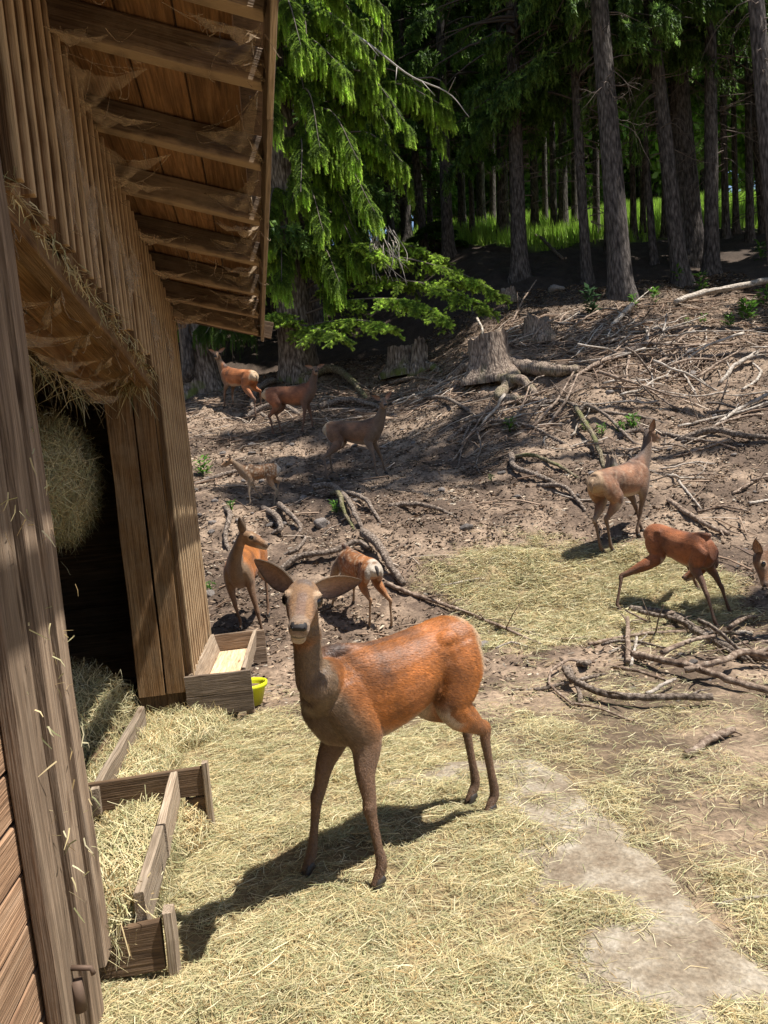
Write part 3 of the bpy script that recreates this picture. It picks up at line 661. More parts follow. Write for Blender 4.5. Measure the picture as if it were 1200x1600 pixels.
def deadtwigs(name, z0, z1, n, rad, seed, col=(.16, .12, .095)):
    rs = np.random.default_rng(seed); mb = MB()
    for i in range(n):
        z = rs.uniform(z0, z1); az = rs.uniform(0, 6.28); R = rad*rs.uniform(.25, 1.1); p = np.array([0, 0, z]); d = np.array([math.cos(az), math.sin(az), rs.uniform(-.35, .1)]); pts = [p]
        for q in range(5):
            p = p+d*R/5; d = d+rs.normal(size=3)*.16+np.array([0, 0, -.05]); pts.append(p)
        V, T = tube_np(np.array(pts), np.linspace(.016, .004, 6), 4, False); mb.add(V, T, col)
        for q in range(4):
            k = rs.integers(2, 6); p = np.array(pts[k]); dd = rs.normal(size=3)*.5+d; dd /= np.linalg.norm(dd); V, T = tube_np(np.array([p, p+dd*R*.15, p+dd*R*.3+np.array([0, 0, -.08])]), [.006, .004, .002], 3, False); mb.add(V, T, col)
    return mb.mesh(name, MTwig)

def kindly(o, nm):
    if nm != 'crown': o['kind'] = 'stuff'
# shared forest crowns (three kinds), one trunk mesh per tree
CR = []
for k in range(3):
    c_, b_ = crown('crown', 23-k*1.5, 4.6+k*.5, 2.9+.2*k, 110, 100+k, hang=.75, per=9, cnt=13, w=.06, nl=.17)
    CR.append((c_, b_, deadtwigs('dead_twigs', 1.6, 6.5, 55, 1.9, 200+k)))
def place_tree(base, wpx, top, label, k, h=24., group='spruces of the dark wood', crownz=0.0, scale=1.0, mat=MBark, crowned=True, seed=0, rz=0., name='spruce_tree', flare=1.5):
    """base/top: photograph pixels of the trunk's foot and of a higher point on it; wpx its width"""
    p = gp(*base); r = .5*wpx/F_PX*p.dot(_f)*1.0 if False else .5*wpx/F_PX*((p-Vector((0, 0, EYE))).dot(_f))
    q = aty(top[0], top[1], p.y); hz = max(1.0, q.z-p.z); lx = (q.x-p.x)/hz
    t = empty(name, (p.x, p.y, p.z-.05), label, 'tree', group)
    mobj('trunk', trunk_mesh('trunk', h, r, (lx, random.uniform(-.02, .02)), mat, flare, seed), t)
    if crowned:
        c_, b_, d_ = CR[k % 3]
        for nm, me in (('crown', c_), ('boughs', b_), ('dead_twigs', d_)):
            o = mobj(nm, me, t); kindly(o, nm); o.location = (lx*9*1.0, 0, crownz); o.rotation_euler = (0, math.atan(lx)*.3, rz if rz else random.uniform(0, 6.28)); s_ = scale*random.uniform(.72, .86); o.scale = (s_, s_, 1)
    return t
trees = [((812, 435), 25, (800, 0), 'straight grey spruce standing alone left of the paler leaning trunks, sawn-looking bark', 0),
 ((917, 440), 16, (895, 40), 'slim grey spruce trunk between the leftmost straight spruce and the stout leaning spruce', 1),
 ((972, 466), 35, (937, 0), 'stout pale spruce trunk leaning left, nearest to the slope of brushwood', 2),
 ((1064, 442), 25, (1018, 0), 'grey spruce trunk leaning left, second of the two leaning trunks', 0),
 ((1084, 412), 37, (1055, 60), 'thickest dark spruce trunk behind the straight trunk at the right edge of the wood', 1),
 ((1112, 427), 22, (1108, 0), 'straight slender spruce trunk in front of the thickest dark trunk', 2),
 ((1022, 412), 11, (992, 20), 'thin dark leaning spruce pole between two leaning pale trunks', 0),
 ((952, 396), 13, (940, 60), 'dark spruce trunk half hidden behind the stout leaning spruce', 1),
 ((836, 366), 13, (828, 0), 'narrow black spruce trunk just right of the leftmost straight grey spruce', 2),
 ((880, 362), 15, (878, 0), 'black spruce trunk midway between the leftmost straight spruce and the slim grey one', 0),
 ((786, 372), 19, (782, 0), 'thick black spruce trunk immediately left of the straight grey spruce', 1),
 ((752, 358), 14, (745, 0), 'dark spruce trunk left of the thick black one, foot in deep shade', 2),
 ((722, 362), 13, (716, 0), 'dark spruce trunk above the tip of the low bright spruce bough', 0),
 ((700, 402), 19, (690, 120), 'grey-brown spruce trunk just right of the big weeping spruce', 1),
 ((636, 384), 17, (628, 200), 'spruce trunk seen through the hanging boughs of the big weeping spruce', 2)]
for i, (b_, w_, t_, lab, k) in enumerate(trees):
    place_tree(b_, w_, t_, lab, k, seed=i+5, crownz=(.4, 0, 2.5, 1.5, 1.5, 1.0)[i] if i < 6 else 1.2, scale=(1, 1, .75, .8, .9, .9)[i] if i < 6 else 1)
more = [(610, 372, 10), (655, 366, 12), (672, 374, 9), (738, 372, 9), (770, 352, 10), (800, 350, 9), (852, 352, 9), (866, 362, 11), (898, 352, 10), (932, 366, 11), (990, 372, 10), (1005, 362, 9), (1040, 372, 12), (1134, 372, 11), (1150, 362, 9), (1172, 378, 12)]
for i, (u, v, w_) in enumerate(more):
    place_tree((u, v), w_, (u-8+(i*5) % 7, 60), 'slender dark spruce pole among the crowded trunks of the wood', i, seed=120+i, crownz=7.0, scale=.40, group='slender poles of the wood')
# right edge trunk whose foot is out of frame
place_tree((1226, 520), 30, (1187, 0), 'pale spruce trunk leaning into the upper right corner, its foot out of the picture', 1, seed=60, crownz=3.5, scale=.6)
# the wood further back and to the sides
rs = np.random.default_rng(5); k = 0
spots = []
for i in range(400):
    y = rs.uniform(26.5, 44); x = rs.uniform(-16, 13)
    if (x > 3.5 and y > 26) and rs.random() < .93: continue
    if all((x-a)**2+(y-b)**2 > 2.3**2 for a, b in spots): spots.append((x, y))
    if len(spots) >= 18: break
extra = [(-7, 21), (-9.5, 24.5), (-4.5, 24), (-1.5, 24.8), (-12, 20), (-11, 28), (15, 20), (17.5, 24), (13.5, 26), (20, 29), (17, 16.5)]
sidewords = ['left', 'middle', 'right']
for i, (x, y) in enumerate(extra+spots):
    z = Gz(x, y); t = empty('spruce_tree', (x, y, z-.05), ('dark spruce of the left wood, mostly hidden behind the big weeping spruce' if x < -3 else 'dark spruce deep in the middle of the shaded wood, trunk black against the light' if x < 5 else 'dark spruce in the right part of the wood near the sunny meadow'), 'tree', 'background spruces of the wood')
    r = rs.uniform(.13, .24); mobj('trunk', trunk_mesh('trunk', 23, r, (rs.uniform(-.03, .03), 0), MBark, 1.5, 300+i, 9), t)
    c_, b_, d_ = CR[i % 3]; a = rs.uniform(0, 6.28); s_ = rs.uniform(.9, 1.15)
    for nm, me in (('crown', c_), ('boughs', b_), ('dead_twigs', d_)):
        o = mobj(nm, me, t); kindly(o, nm); o.rotation_euler = (0, 0, a); o.scale = (s_, s_, 1); o.location = (0, 0, -1.0 if i < 11 else rs.uniform(-2.2, 0))

# sunny broadleaved edge and bushes beyond the meadow
def leafball(name, n, rad, hgt, seed, c0=(.07, .15, .02), c1=(.20, .32, .05), sz=.22):
    rs = np.random.default_rng(seed); cl = rs.normal(size=(60, 3)); cl /= np.linalg.norm(cl, axis=1)[:, None]; cl *= rs.uniform(.35, 1, (60, 1))
    cl = cl*np.array([rad, rad, hgt*.5])+np.array([0, 0, hgt*.55]); k = rs.integers(0, 60, n)
    P = cl[k]+rs.normal(size=(n, 3))*np.array([.5, .5, .45])*rad*.28
    a = rs.normal(size=(n, 3)); a /= np.linalg.norm(a, axis=1)[:, None]; b_ = rs.normal(size=(n, 3)); b_ -= a*(a*b_).sum(1, keepdims=True); b_ /= np.linalg.norm(b_, axis=1)[:, None]
    s_ = sz*rs.uniform(.5, 1.2, (n, 1)); V = np.stack([P-a*s_, P+b_*s_*.45, P+a*s_, P-b_*s_*.45], 1).reshape(-1, 3); F = np.arange(4*n).reshape(-1, 4)
    f = rs.uniform(0, 1, (n, 1)); col = np.repeat(np.array(c0)*(1-f)+np.array(c1)*f, 4, 0)
    return npmesh(name, V, F, MLeaf, col)
LB = [leafball('foliage', 15000, 3.0, 9, 41, (.16, .28, .05), (.40, .56, .11)), leafball('foliage', 15000, 3.4, 8, 42, (.12, .22, .04), (.30, .44, .09))]
BU = leafball('foliage', 3500, 1.3, 1.8, 43, sz=.12)
TB = trunk_mesh('trunk', 9, .2, seed=77, sides=9)
rs = np.random.default_rng(11)
for i in range(46):
    x = -34+i*1.75+rs.uniform(-.8, .8); y = rs.uniform(52, 62) if x < 2 else rs.uniform(45, 54); z = Gz(x, y)
    t = empty('broadleaf_tree', (x, y, z), 'sunlit light green broadleaved tree beyond the meadow behind the wood', 'tree', 'broadleaved trees beyond the meadow')
    mobj('trunk', TB, t); o = mobj('crown', LB[i % 2], t); s_ = rs.uniform(1.1, 1.6); o.scale = (s_, s_, s_*1.45); o.rotation_euler = (0, 0, rs.uniform(0, 6.28)); o.location = (0, 0, .2)
for i in range(16):
    x = rs.uniform(4, 18); y = rs.uniform(43, 50); z = Gz(x, y)
    t = mobj('bush', BU); t.location = (x, y, z-.1); t.rotation_euler = (0, 0, rs.uniform(0, 6.28)); t.scale = (rs.uniform(.8, 1.6),)*3
    tag(t, 'rounded bright green bush at the far edge of the sunny meadow', 'bush', 'bushes at the far edge of the meadow')
for i in range(26):
    x = -22+i*2.6+rs.uniform(-.8, .8); y = rs.uniform(64, 72); z = Gz(x, y)
    t = empty('broadleaf_tree', (x, y, z), 'sunlit light green broadleaved tree beyond the meadow behind the wood', 'tree', 'broadleaved trees beyond the meadow')
    mobj('trunk', TB, t); o = mobj('crown', LB[i % 2], t); s_ = rs.uniform(1.5, 2.0); o.scale = (s_, s_, s_*1.5); o.rotation_euler = (0, 0, rs.uniform(0, 6.28))
# meadow grass
n = 70000; x = RNG.uniform(-14, 24, n); y = RNG.uniform(26.5, 46, n)
kk = RNG.uniform(0, 1, n) < (sstep(26.6, 28, y-sstep(7, 1, x)*9)); x, y = x[kk], y[kk]; n = len(x)
hh = RNG.uniform(.25, .7, n); P = np.stack([x, y, G(x, y)], 1); yaw = RNG.uniform(0, 6.28, n)
S_ = np.stack([np.cos(yaw), np.sin(yaw), 0*yaw], 1)*.03; T_p = P+np.stack([RNG.uniform(-.15, .15, n), RNG.uniform(-.15, .15, n), hh], 1)
V = np.stack([P-S_, P+S_, T_p], 1).reshape(-1, 3); cc = np.array([(.28, .44, .07)])*RNG.uniform(.7, 1.5, (n, 1))+RNG.uniform(0, .05, (n, 1))*np.array([[1, .6, 0]])
tag(mobj('meadow_grass', npmesh('meadow_grass', V, np.arange(3*n).reshape(-1, 3), MLeaf, np.repeat(cc, 3, 0))), 'tall sunlit green grass of the meadow seen between the trunks', 'grass', kind='stuff')

# ------------------------------------------------------------------ the big weeping spruce in the middle
bp = gp(468, 592); dB = (bp-Vector((0, 0, EYE))).dot(_f)
tA = empty('spruce_tree', (bp.x, bp.y, bp.z-.08), 'big spruce with bright green weeping boughs and a broad grey trunk behind the barn eave', 'tree')
q = aty(436, 200, bp.y); lx = (q.x-bp.x)/(q.z-bp.z)
mobj('trunk', trunk_mesh('trunk', 26, .5*56/F_PX*dB, (lx, .0), MBarkMoss, 1.35, 900, 20), tA)
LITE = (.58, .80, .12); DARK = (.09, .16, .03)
def bough(parent, pts, seed, nsub, hang, cnt=70, nl=.045, w=.0075, sub=.5, lite=LITE, dark=DARK, flat=False, rad=.035, name='bough'):
    """one bough of the weeping spruce along world points, with its hanging tassels; relative to the parent"""
    rs = np.random.default_rng(seed); P0 = np.array(parent.location); pts = catmull(np.array([list(p) for p in pts]), 14)-P0
    mb = MB(); V, T = tube_np(pts, np.linspace(rad, .006, 14), 6, False); mb.add(V, T, (.14, .11, .09))
    P = []; D = []; g0 = []; g1 = []
    for i in range(nsub):
        u_ = rs.uniform(.12, 1)**.8*12.99; k = int(u_); f = u_-k; a = pts[k]*(1-f)+pts[k+1]*f
        tdir = pts[k+1]-pts[k]; tdir /= np.linalg.norm(tdir); sd = np.cross(tdir, [0, 0, 1]); sd /= np.linalg.norm(sd)+1e-6
        sg = rs.choice([-1, 1]); ln = sub*rs.uniform(.35, 1.0)*(1.15-.6*u_/13)
        dd = tdir*rs.uniform(.3, .9)+sd*sg*rs.uniform(.5, 1.0)+np.array([0, 0, rs.uniform(-.35, .12)]); dd /= np.linalg.norm(dd)
        m_ = 4; sp = [a+dd*ln*j/m_+np.array([0, 0, -.35*ln*(j/m_)**2]) for j in range(m_+1)]
        V, T = tube_np(np.array(sp), np.linspace(.008, .003, m_+1), 3, False); mb.add(V, T, (.12, .10, .07))
        br = rs.uniform(.7, 1.25)
        for j in range(m_):
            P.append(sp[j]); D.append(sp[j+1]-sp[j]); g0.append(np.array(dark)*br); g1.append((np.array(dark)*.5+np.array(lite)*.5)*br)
        for j in range(1, m_+1):
            for _ in range(3 if flat else 2):
                h_ = hang*rs.uniform(.3, 1.1); s0 = sp[j]-(sp[j]-sp[j-1])*rs.uniform(0, 1)
                if flat: v = dd*rs.uniform(.2, .6)+np.cross(dd, [0, 0, 1])*rs.choice([-1, 1])*rs.uniform(.4, .9)+np.array([0, 0, rs.uniform(-.45, .05)]); v = v/np.linalg.norm(v)*h_*.6
                else: v = np.array([rs.uniform(-.12, .12), rs.uniform(-.12, .12), -1])*h_
                mid = s0+v*.55; v2 = v*.45+rs.normal(size=3)*.015
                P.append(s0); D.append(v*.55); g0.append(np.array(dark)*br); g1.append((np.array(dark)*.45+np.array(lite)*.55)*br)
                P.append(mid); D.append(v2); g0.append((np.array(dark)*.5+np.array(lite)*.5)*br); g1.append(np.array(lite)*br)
    P, D = np.array(P), np.array(D); ln = np.linalg.norm(D, axis=1)
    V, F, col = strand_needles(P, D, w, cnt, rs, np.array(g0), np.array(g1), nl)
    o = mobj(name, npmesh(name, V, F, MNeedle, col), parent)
    tag(mobj('twigs', mb.mesh('twigs', MTwig), o), kind='stuff')
    return o
ty = bp.y
def A(u, v, dy=0.0): return aty(u, v, ty+dy)
# hanging boughs: (start on trunk, mid, tip) in the photograph, depth offset of the tip towards us (-) or away (+)
BO = [((438, 60), (500, 15), (572, 70), -1.6), ((440, -40), (520, -60), (600, 10), -1.2), ((436, 100), (480, 60), (540, 110), -1.9),
 ((440, 150), (560, 110), (640, 200), -1.4), ((440, 190), (600, 130), (700, 168), -1.0), ((438, 210), (510, 170), (560, 250), -2.0),
 ((445, 260), (560, 205), (640, 262), -1.3), ((440, 170), (480, 140), (500, 230), -2.2), ((445, 300), (530, 250), (585, 330), -1.8),
 ((440, 330), (480, 290), (505, 360), -2.2), ((438, 20), (420, 40), (400, 110), -1.6), ((450, 350), (520, 330), (560, 400), -1.4),
 ((445, 240), (470, 215), (470, 300), -2.4), ((440, 120), (430, 110), (425, 200), -2.0), ((440, 90), (590, 30), (575, 130), -.9), ((442, 220), (640, 150), (690, 215), -.6),
 ((440, 380), (440, 390), (440, 440), -1.8), ((450, 400), (500, 380), (530, 440), -1.8), ((436, -120), (500, -130), (560, -40), -1.5), ((440, -200), (460, -180), (470, -60), -2.0),
 ((440, 20), (450, 0), (470, 70), -2.3), ((440, 300), (425, 300), (418, 380), -1.3)]
for i, (a, b_, c_, dy) in enumerate(BO):
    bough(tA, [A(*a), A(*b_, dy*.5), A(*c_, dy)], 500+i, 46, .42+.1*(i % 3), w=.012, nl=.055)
    j_ = random.Random(i); k1, k2 = j_.uniform(-28, 28), j_.uniform(-30, 40)
    bough(tA, [A(a[0], a[1]+k2*.5), A(b_[0]+k1, b_[1]+k2, dy*.3), A(c_[0]+k1-12, c_[1]+k2, dy*.6)], 560+i, 34, .5, w=.012, nl=.055, cnt=60)
# low feathery boughs sweeping to the right
LO = [((455, 470), (560, 400), (700, 420), (785, 462), -2.2), ((455, 500), (540, 470), (640, 470), (700, 500), -3.0), ((458, 450), (560, 430), (640, 440), (730, 440), -1.4),
 ((460, 520), (500, 505), (560, 500), (610, 512), -3.2), ((460, 490), (520, 440), (620, 385), (690, 402), -1.0), ((462, 530), (480, 515), (500, 515), (530, 525), -2.8), ((455, 440), (500, 400), (560, 380), (600, 400), -1.6),
 ((458, 480), (600, 440), (690, 450), (760, 480), -2.6), ((452, 520), (440, 500), (430, 490), (420, 500), -2.0)]
for i, (a, b_, c_, d_, dy) in enumerate(LO):
    bough(tA, [A(*a), A(*b_, dy*.35), A(*c_, dy*.7), A(*d_, dy)], 600+i, 46, .30, cnt=56, sub=.75, flat=True, lite=(.60, .80, .13), nl=.05, w=.009, rad=.03)
# bare dead branch reaching out
o = mobj('dead_branch', None) if False else None
mbb = MB(); pts = np.array([list(p) for p in catmull([list(A(500, 20, -.6)), list(A(575, 68, -1.0)), list(A(640, 118, -1.2)), list(A(700, 145, -1.3)), list(A(733, 183, -1.4))], 20)])-np.array(tA.location)
V, T = tube_np(pts, np.linspace(.035, .008, 20), 6); mbb.add(V, T, (.42, .37, .33))
for (a, b_) in (((700, 145), (712, 120)), ((660, 128), (680, 150)), ((575, 68), (592, 88)), ((620, 105), (618, 130))):
    V, T = tube_np(np.array([list(A(*a, -1.3)), list(A(*b_, -1.5))])-np.array(tA.location), [.012, .004], 4); mbb.add(V, T, (.42, .37, .33))
mobj('dead_branch', mbb.mesh('dead_branch', MTwig), tA)
mbb = MB()
for i in range(26):
    a = A(590+random.uniform(-15, 25), 360+random.uniform(-10, 20), -1.3); b_ = A(600+random.uniform(-20, 40), 430+random.uniform(-25, 20), -1.6)
    mid = (a+b_)/2+Vector((random.uniform(-.2, .2), random.uniform(-.2, .2), random.uniform(-.1, .1))); V, T = tube_np(catmull([list(a), list(mid), list(b_)], 8)-np.array(tA.location), np.linspace(.014, .004, 8), 4); mbb.add(V, T, (.34, .29, .25))
tag(mobj('dead_twigs', mbb.mesh('dead_twigs', MTwig), tA), kind='stuff')
# its upper crown, above the picture
c_, b_ = crown('crown', 26, 11, 2.3, 100, 777, hang=.7, per=8, cnt=14, w=.06, nl=.17, dark=(.04, .075, .02), lite=(.12, .20, .035))
mobj('crown', c_, tA); kindly(mobj('boughs', b_, tA), 'boughs')

# mossy spruce at the left with its bent neighbour, half behind the barn
pB = gp(318, 612); dd = (pB-Vector((0, 0, EYE))).dot(_f)
tB = empty('spruce_tree', (pB.x, pB.y, pB.z-.08), 'grey spruce with a mossy foot standing behind the leftmost deer beside the barn', 'tree')
mobj('trunk', trunk_mesh('trunk', 24, .5*50/F_PX*dd, (-.03, 0), MBarkMoss, 1.5, 901, 18), tB)
c_, b_, d_ = CR[1]; mobj('crown', c_, tB).location = (0, 0, -1.5); q_ = mobj('boughs', b_, tB); kindly(q_, 'boughs'); q_.location = (0, 0, -1.5)
q = [gp(284, 612), aty(292, 590, pB.y-.5), aty(296, 560, pB.y-.5), aty(290, 520, pB.y-.45), aty(283, 460, pB.y-.4), aty(276, 380, pB.y-.3)]
tC = empty('spruce_tree', q[0], 'young bent spruce curving up beside the mossy grey spruce near the barn wall', 'tree')
V, T = tube_np(catmull([list(p-q[0]) for p in q], 24), np.linspace(.17, .10, 24), 12, jit=.04, rs=np.random.default_rng(3)); mobj('trunk', npmesh('trunk', V, T, MBark, None, True), tC)
for i in range(5):
    bough(tB, [aty(300, 470+random.uniform(-60, 20), pB.y), aty(330+i*12, 480, pB.y-.7), aty(300+i*22, 520, pB.y-1.2)], 700+i, 22, .4, cnt=50, lite=(.12, .2, .035))
# little spruce in the shade
sp = gp(680, 398); sB = empty('young_spruce', sp, 'small dark green spruce sapling in deep shade beyond the weeping boughs', 'tree')
V, T = tube_np([(0, 0, 0), (0, 0, 1.2)], [.03, .01], 6); mobj('trunk', npmesh('trunk', V, T, MBark), sB)
for i in range(12):
    a = i*2.4; z = .35+.07*i; r = 1.25-.07*i; bough(sB, [sp+Vector((0, 0, z)), sp+Vector((r*.5*math.cos(a), r*.5*math.sin(a), z+.1)), sp+Vector((r*math.cos(a), r*math.sin(a), z))], 750+i, 10, .2, cnt=26, sub=.5, flat=True, nl=.07, w=.02, lite=(.07, .14, .03), rad=.012)
# trees outside the picture to the right whose shade falls into it
for i, (x, y, s_) in enumerate(((14.2, 13.0, .7), (7.9, 6.4, .55))):
    z = Gz(x, y); t = empty('spruce_tree', (x, y, z-.05), 'spruce standing outside the picture to the right, only its shadow seen', 'tree', 'spruces outside the picture')
    mobj('trunk', trunk_mesh('trunk', 23*s_, .22*s_, (0, 0), MBark, 1.5, 950+i, 9), t)
    c_, b_, d_ = CR[i]
    for nm, me in (('crown', c_), ('boughs', b_)):
        o = mobj(nm, me, t); kindly(o, nm); o.scale = (s_, s_, s_)
# tall slender spruces to the right whose high crowns throw the dappled shade over the left of the slope
for i, (x, y, zb, rr) in enumerate(((9.6, 12.3, 18.5, .55), (10.3, 10.6, 22.5, .42), (10.6, 14.4, 24.5, .35))):
    z = Gz(x, y); t = empty('spruce_tree', (x, y, z-.05), 'tall slender spruce outside the picture whose crown shades the left of the slope', 'tree', 'tall spruces outside the picture')
    mobj('trunk', trunk_mesh('trunk', zb+8.5, .15, (0, 0), MBark, 1.5, 970+i, 9), t); c_, b_, d_ = CR[i]
    for nm, me in (('crown', c_), ('boughs', b_)):
        o = mobj(nm, me, t); kindly(o, nm); o.scale = (rr, rr, .45); o.location = (0, 0, zb-4.6*.45)
# ------------------------------------------------------------------ deer
m, nt, b = newmat('deer_coat'); L = nt.links
at = N(nt, 'ShaderNodeAttribute', attribute_name='Col'); tc = N(nt, 'ShaderNodeTexCoord')
mp = N(nt, 'ShaderNodeMapping'); mp.inputs['Scale'].default_value = (22, 60, 70); mp.inputs['Rotation'].default_value = (0, .45, 0); L.new(tc.outputs['Object'], mp.inputs[0])
n1 = N(nt, 'ShaderNodeTexNoise', Scale=1.6, Detail=5.0, Roughness=.65, Distortion=.5); L.new(mp.outputs[0], n1.inputs['Vector'])
n2 = N(nt, 'ShaderNodeTexNoise', Scale=9.0, Detail=5.0, Roughness=.6); L.new(tc.outputs['Object'], n2.inputs['Vector'])
r = ramp(nt, [(.28, (.66, .64, .62)), (.72, (1.3, 1.32, 1.35))]); L.new(n1.outputs[0], r.inputs[0])
r2 = ramp(nt, [(.3, (.80, .78, .76)), (.7, (1.15, 1.15, 1.15))]); L.new(n2.outputs[0], r2.inputs[0])
c = mixc(nt, mixc(nt, at.outputs['Color'], r.outputs[0], .9, 'MULTIPLY'), r2.outputs[0], .9, 'MULTIPLY'); L.new(c, b.inputs['Base Color'])
b.inputs['Roughness'].default_value = .58; b.inputs['Specular IOR Level'].default_value = .32; b.inputs['Sheen Weight'].default_value = .12; b.inputs['Sheen Roughness'].default_value = .4
bump(nt, n1.outputs[0], .9, .010, b); MCoat = m
MFur = colmat('fur_hair', .5, (40, .2), 0, .1, spec=.4)
def flatm(name, col, rough, spec=.4):
    m, nt, b = newmat(name); b.inputs['Base Color'].default_value = (*col, 1); b.inputs['Roughness'].default_value = rough; b.inputs['Specular IOR Level'].default_value = spec; return m
MEye = flatm('deer_eye', (.006, .004, .003), .06, .6); MNose = flatm('deer_nose', (.028, .024, .023), .62, .25); MHoof = flatm('hoof', (.035, .028, .022), .5); MInner = flatm('ear_lining', (.34, .23, .165), .8)

def loft(secs, n=None, sides=18):
    """closed tube through sections (centre, half width along side, half height along up, side vector)"""
    ctr = np.array([s[0] for s in secs], float); hw = np.array([s[1] for s in secs]); hh = np.array([s[2] for s in secs])
    n = n or len(secs)*4; c = catmull(ctr, n); m_ = len(secs); tt = np.linspace(0, m_-1, n)
    w_ = np.maximum(catmull(np.stack([hw, hh, hh*0], 1), n), .004)
    T = np.gradient(c, axis=0); T /= np.linalg.norm(T, axis=1)[:, None]+1e-9
    sv = np.array([s[3] if len(s) > 3 else (0, 1, 0) for s in secs], float); sv = np.stack([np.interp(tt, range(m_), sv[:, k]) for k in range(3)], 1)
    V = []; F = []
    for i in range(n):
        S = sv[i]-T[i]*(sv[i]@T[i]); S /= np.linalg.norm(S)+1e-9; U_ = np.cross(T[i], S)
        for k in range(sides):
            a = 2*math.pi*k/sides; V.append(c[i]+S*math.cos(a)*w_[i, 0]+U_*math.sin(a)*w_[i, 1])
    for i in range(n-1):
        for k in range(sides):
            k2 = (k+1) % sides; a, b_, c_, d = i*sides+k, i*sides+k2, (i+1)*sides+k2, (i+1)*sides+k; F += [(a, b_, c_), (a, c_, d)]
    V += [c[0], c[-1]]; p, q = len(V)-2, len(V)-1
    for k in range(sides): k2 = (k+1) % sides; F += [(p, k2, k), (q, (n-1)*sides+k, (n-1)*sides+k2)]
    return np.array(V), np.array(F)
def ellipsoid(c, r, M=None, n=12):
    V = []; F = []
    for i in range(n+1):
        for k in range(n*2):
            a = math.pi*i/n; p = 2*math.pi*k/(n*2); V.append((r[0]*math.sin(a)*math.cos(p), r[1]*math.sin(a)*math.sin(p), r[2]*math.cos(a)))
    V = np.array(V)
    if M is not None: V = V @ np.array(M).T
    for i in range(n):
        for k in range(n*2): k2 = (k+1) % (2*n); F += [(i*2*n+k, (i+1)*2*n+k, (i+1)*2*n+k2), (i*2*n+k, (i+1)*2*n+k2, i*2*n+k2)]
    return V+np.array(c), np.array(F)
RED = np.array([.41, .135, .022]); GREYB = np.array([.175, .108, .058]); BELLY = np.array([.46, .34, .24]); LEGC = np.array([.165, .088, .045]); RUMP = np.array([.46, .32, .19]); SPINE = np.array([.075, .058, .05])
def v3(*a): return np.array(a, float)
def unit(v): v = np.asarray(v, float); return v/np.linalg.norm(v)
def smooth_remesh(V, F, voxel, it=5):
    me = bpy.data.meshes.new('tmp'); me.from_pydata([tuple(v) for v in V], [], [tuple(int(i) for i in f) for f in F])
    o = bpy.data.objects.new('tmp', me); C.objects.link(o)
    m1 = o.modifiers.new('r', 'REMESH'); m1.mode = 'VOXEL'; m1.voxel_size = voxel
    m2 = o.modifiers.new('s', 'SMOOTH'); m2.factor = .5; m2.iterations = it
    dg = bpy.context.evaluated_depsgraph_get(); ev = o.evaluated_get(dg); em = ev.to_mesh()
    n = len(em.vertices); co = np.empty(n*3, np.float32); em.vertices.foreach_get('co', co)
    out = bpy.data.meshes.new_from_object(ev); bpy.data.objects.remove(o); bpy.data.meshes.remove(me)
    return out
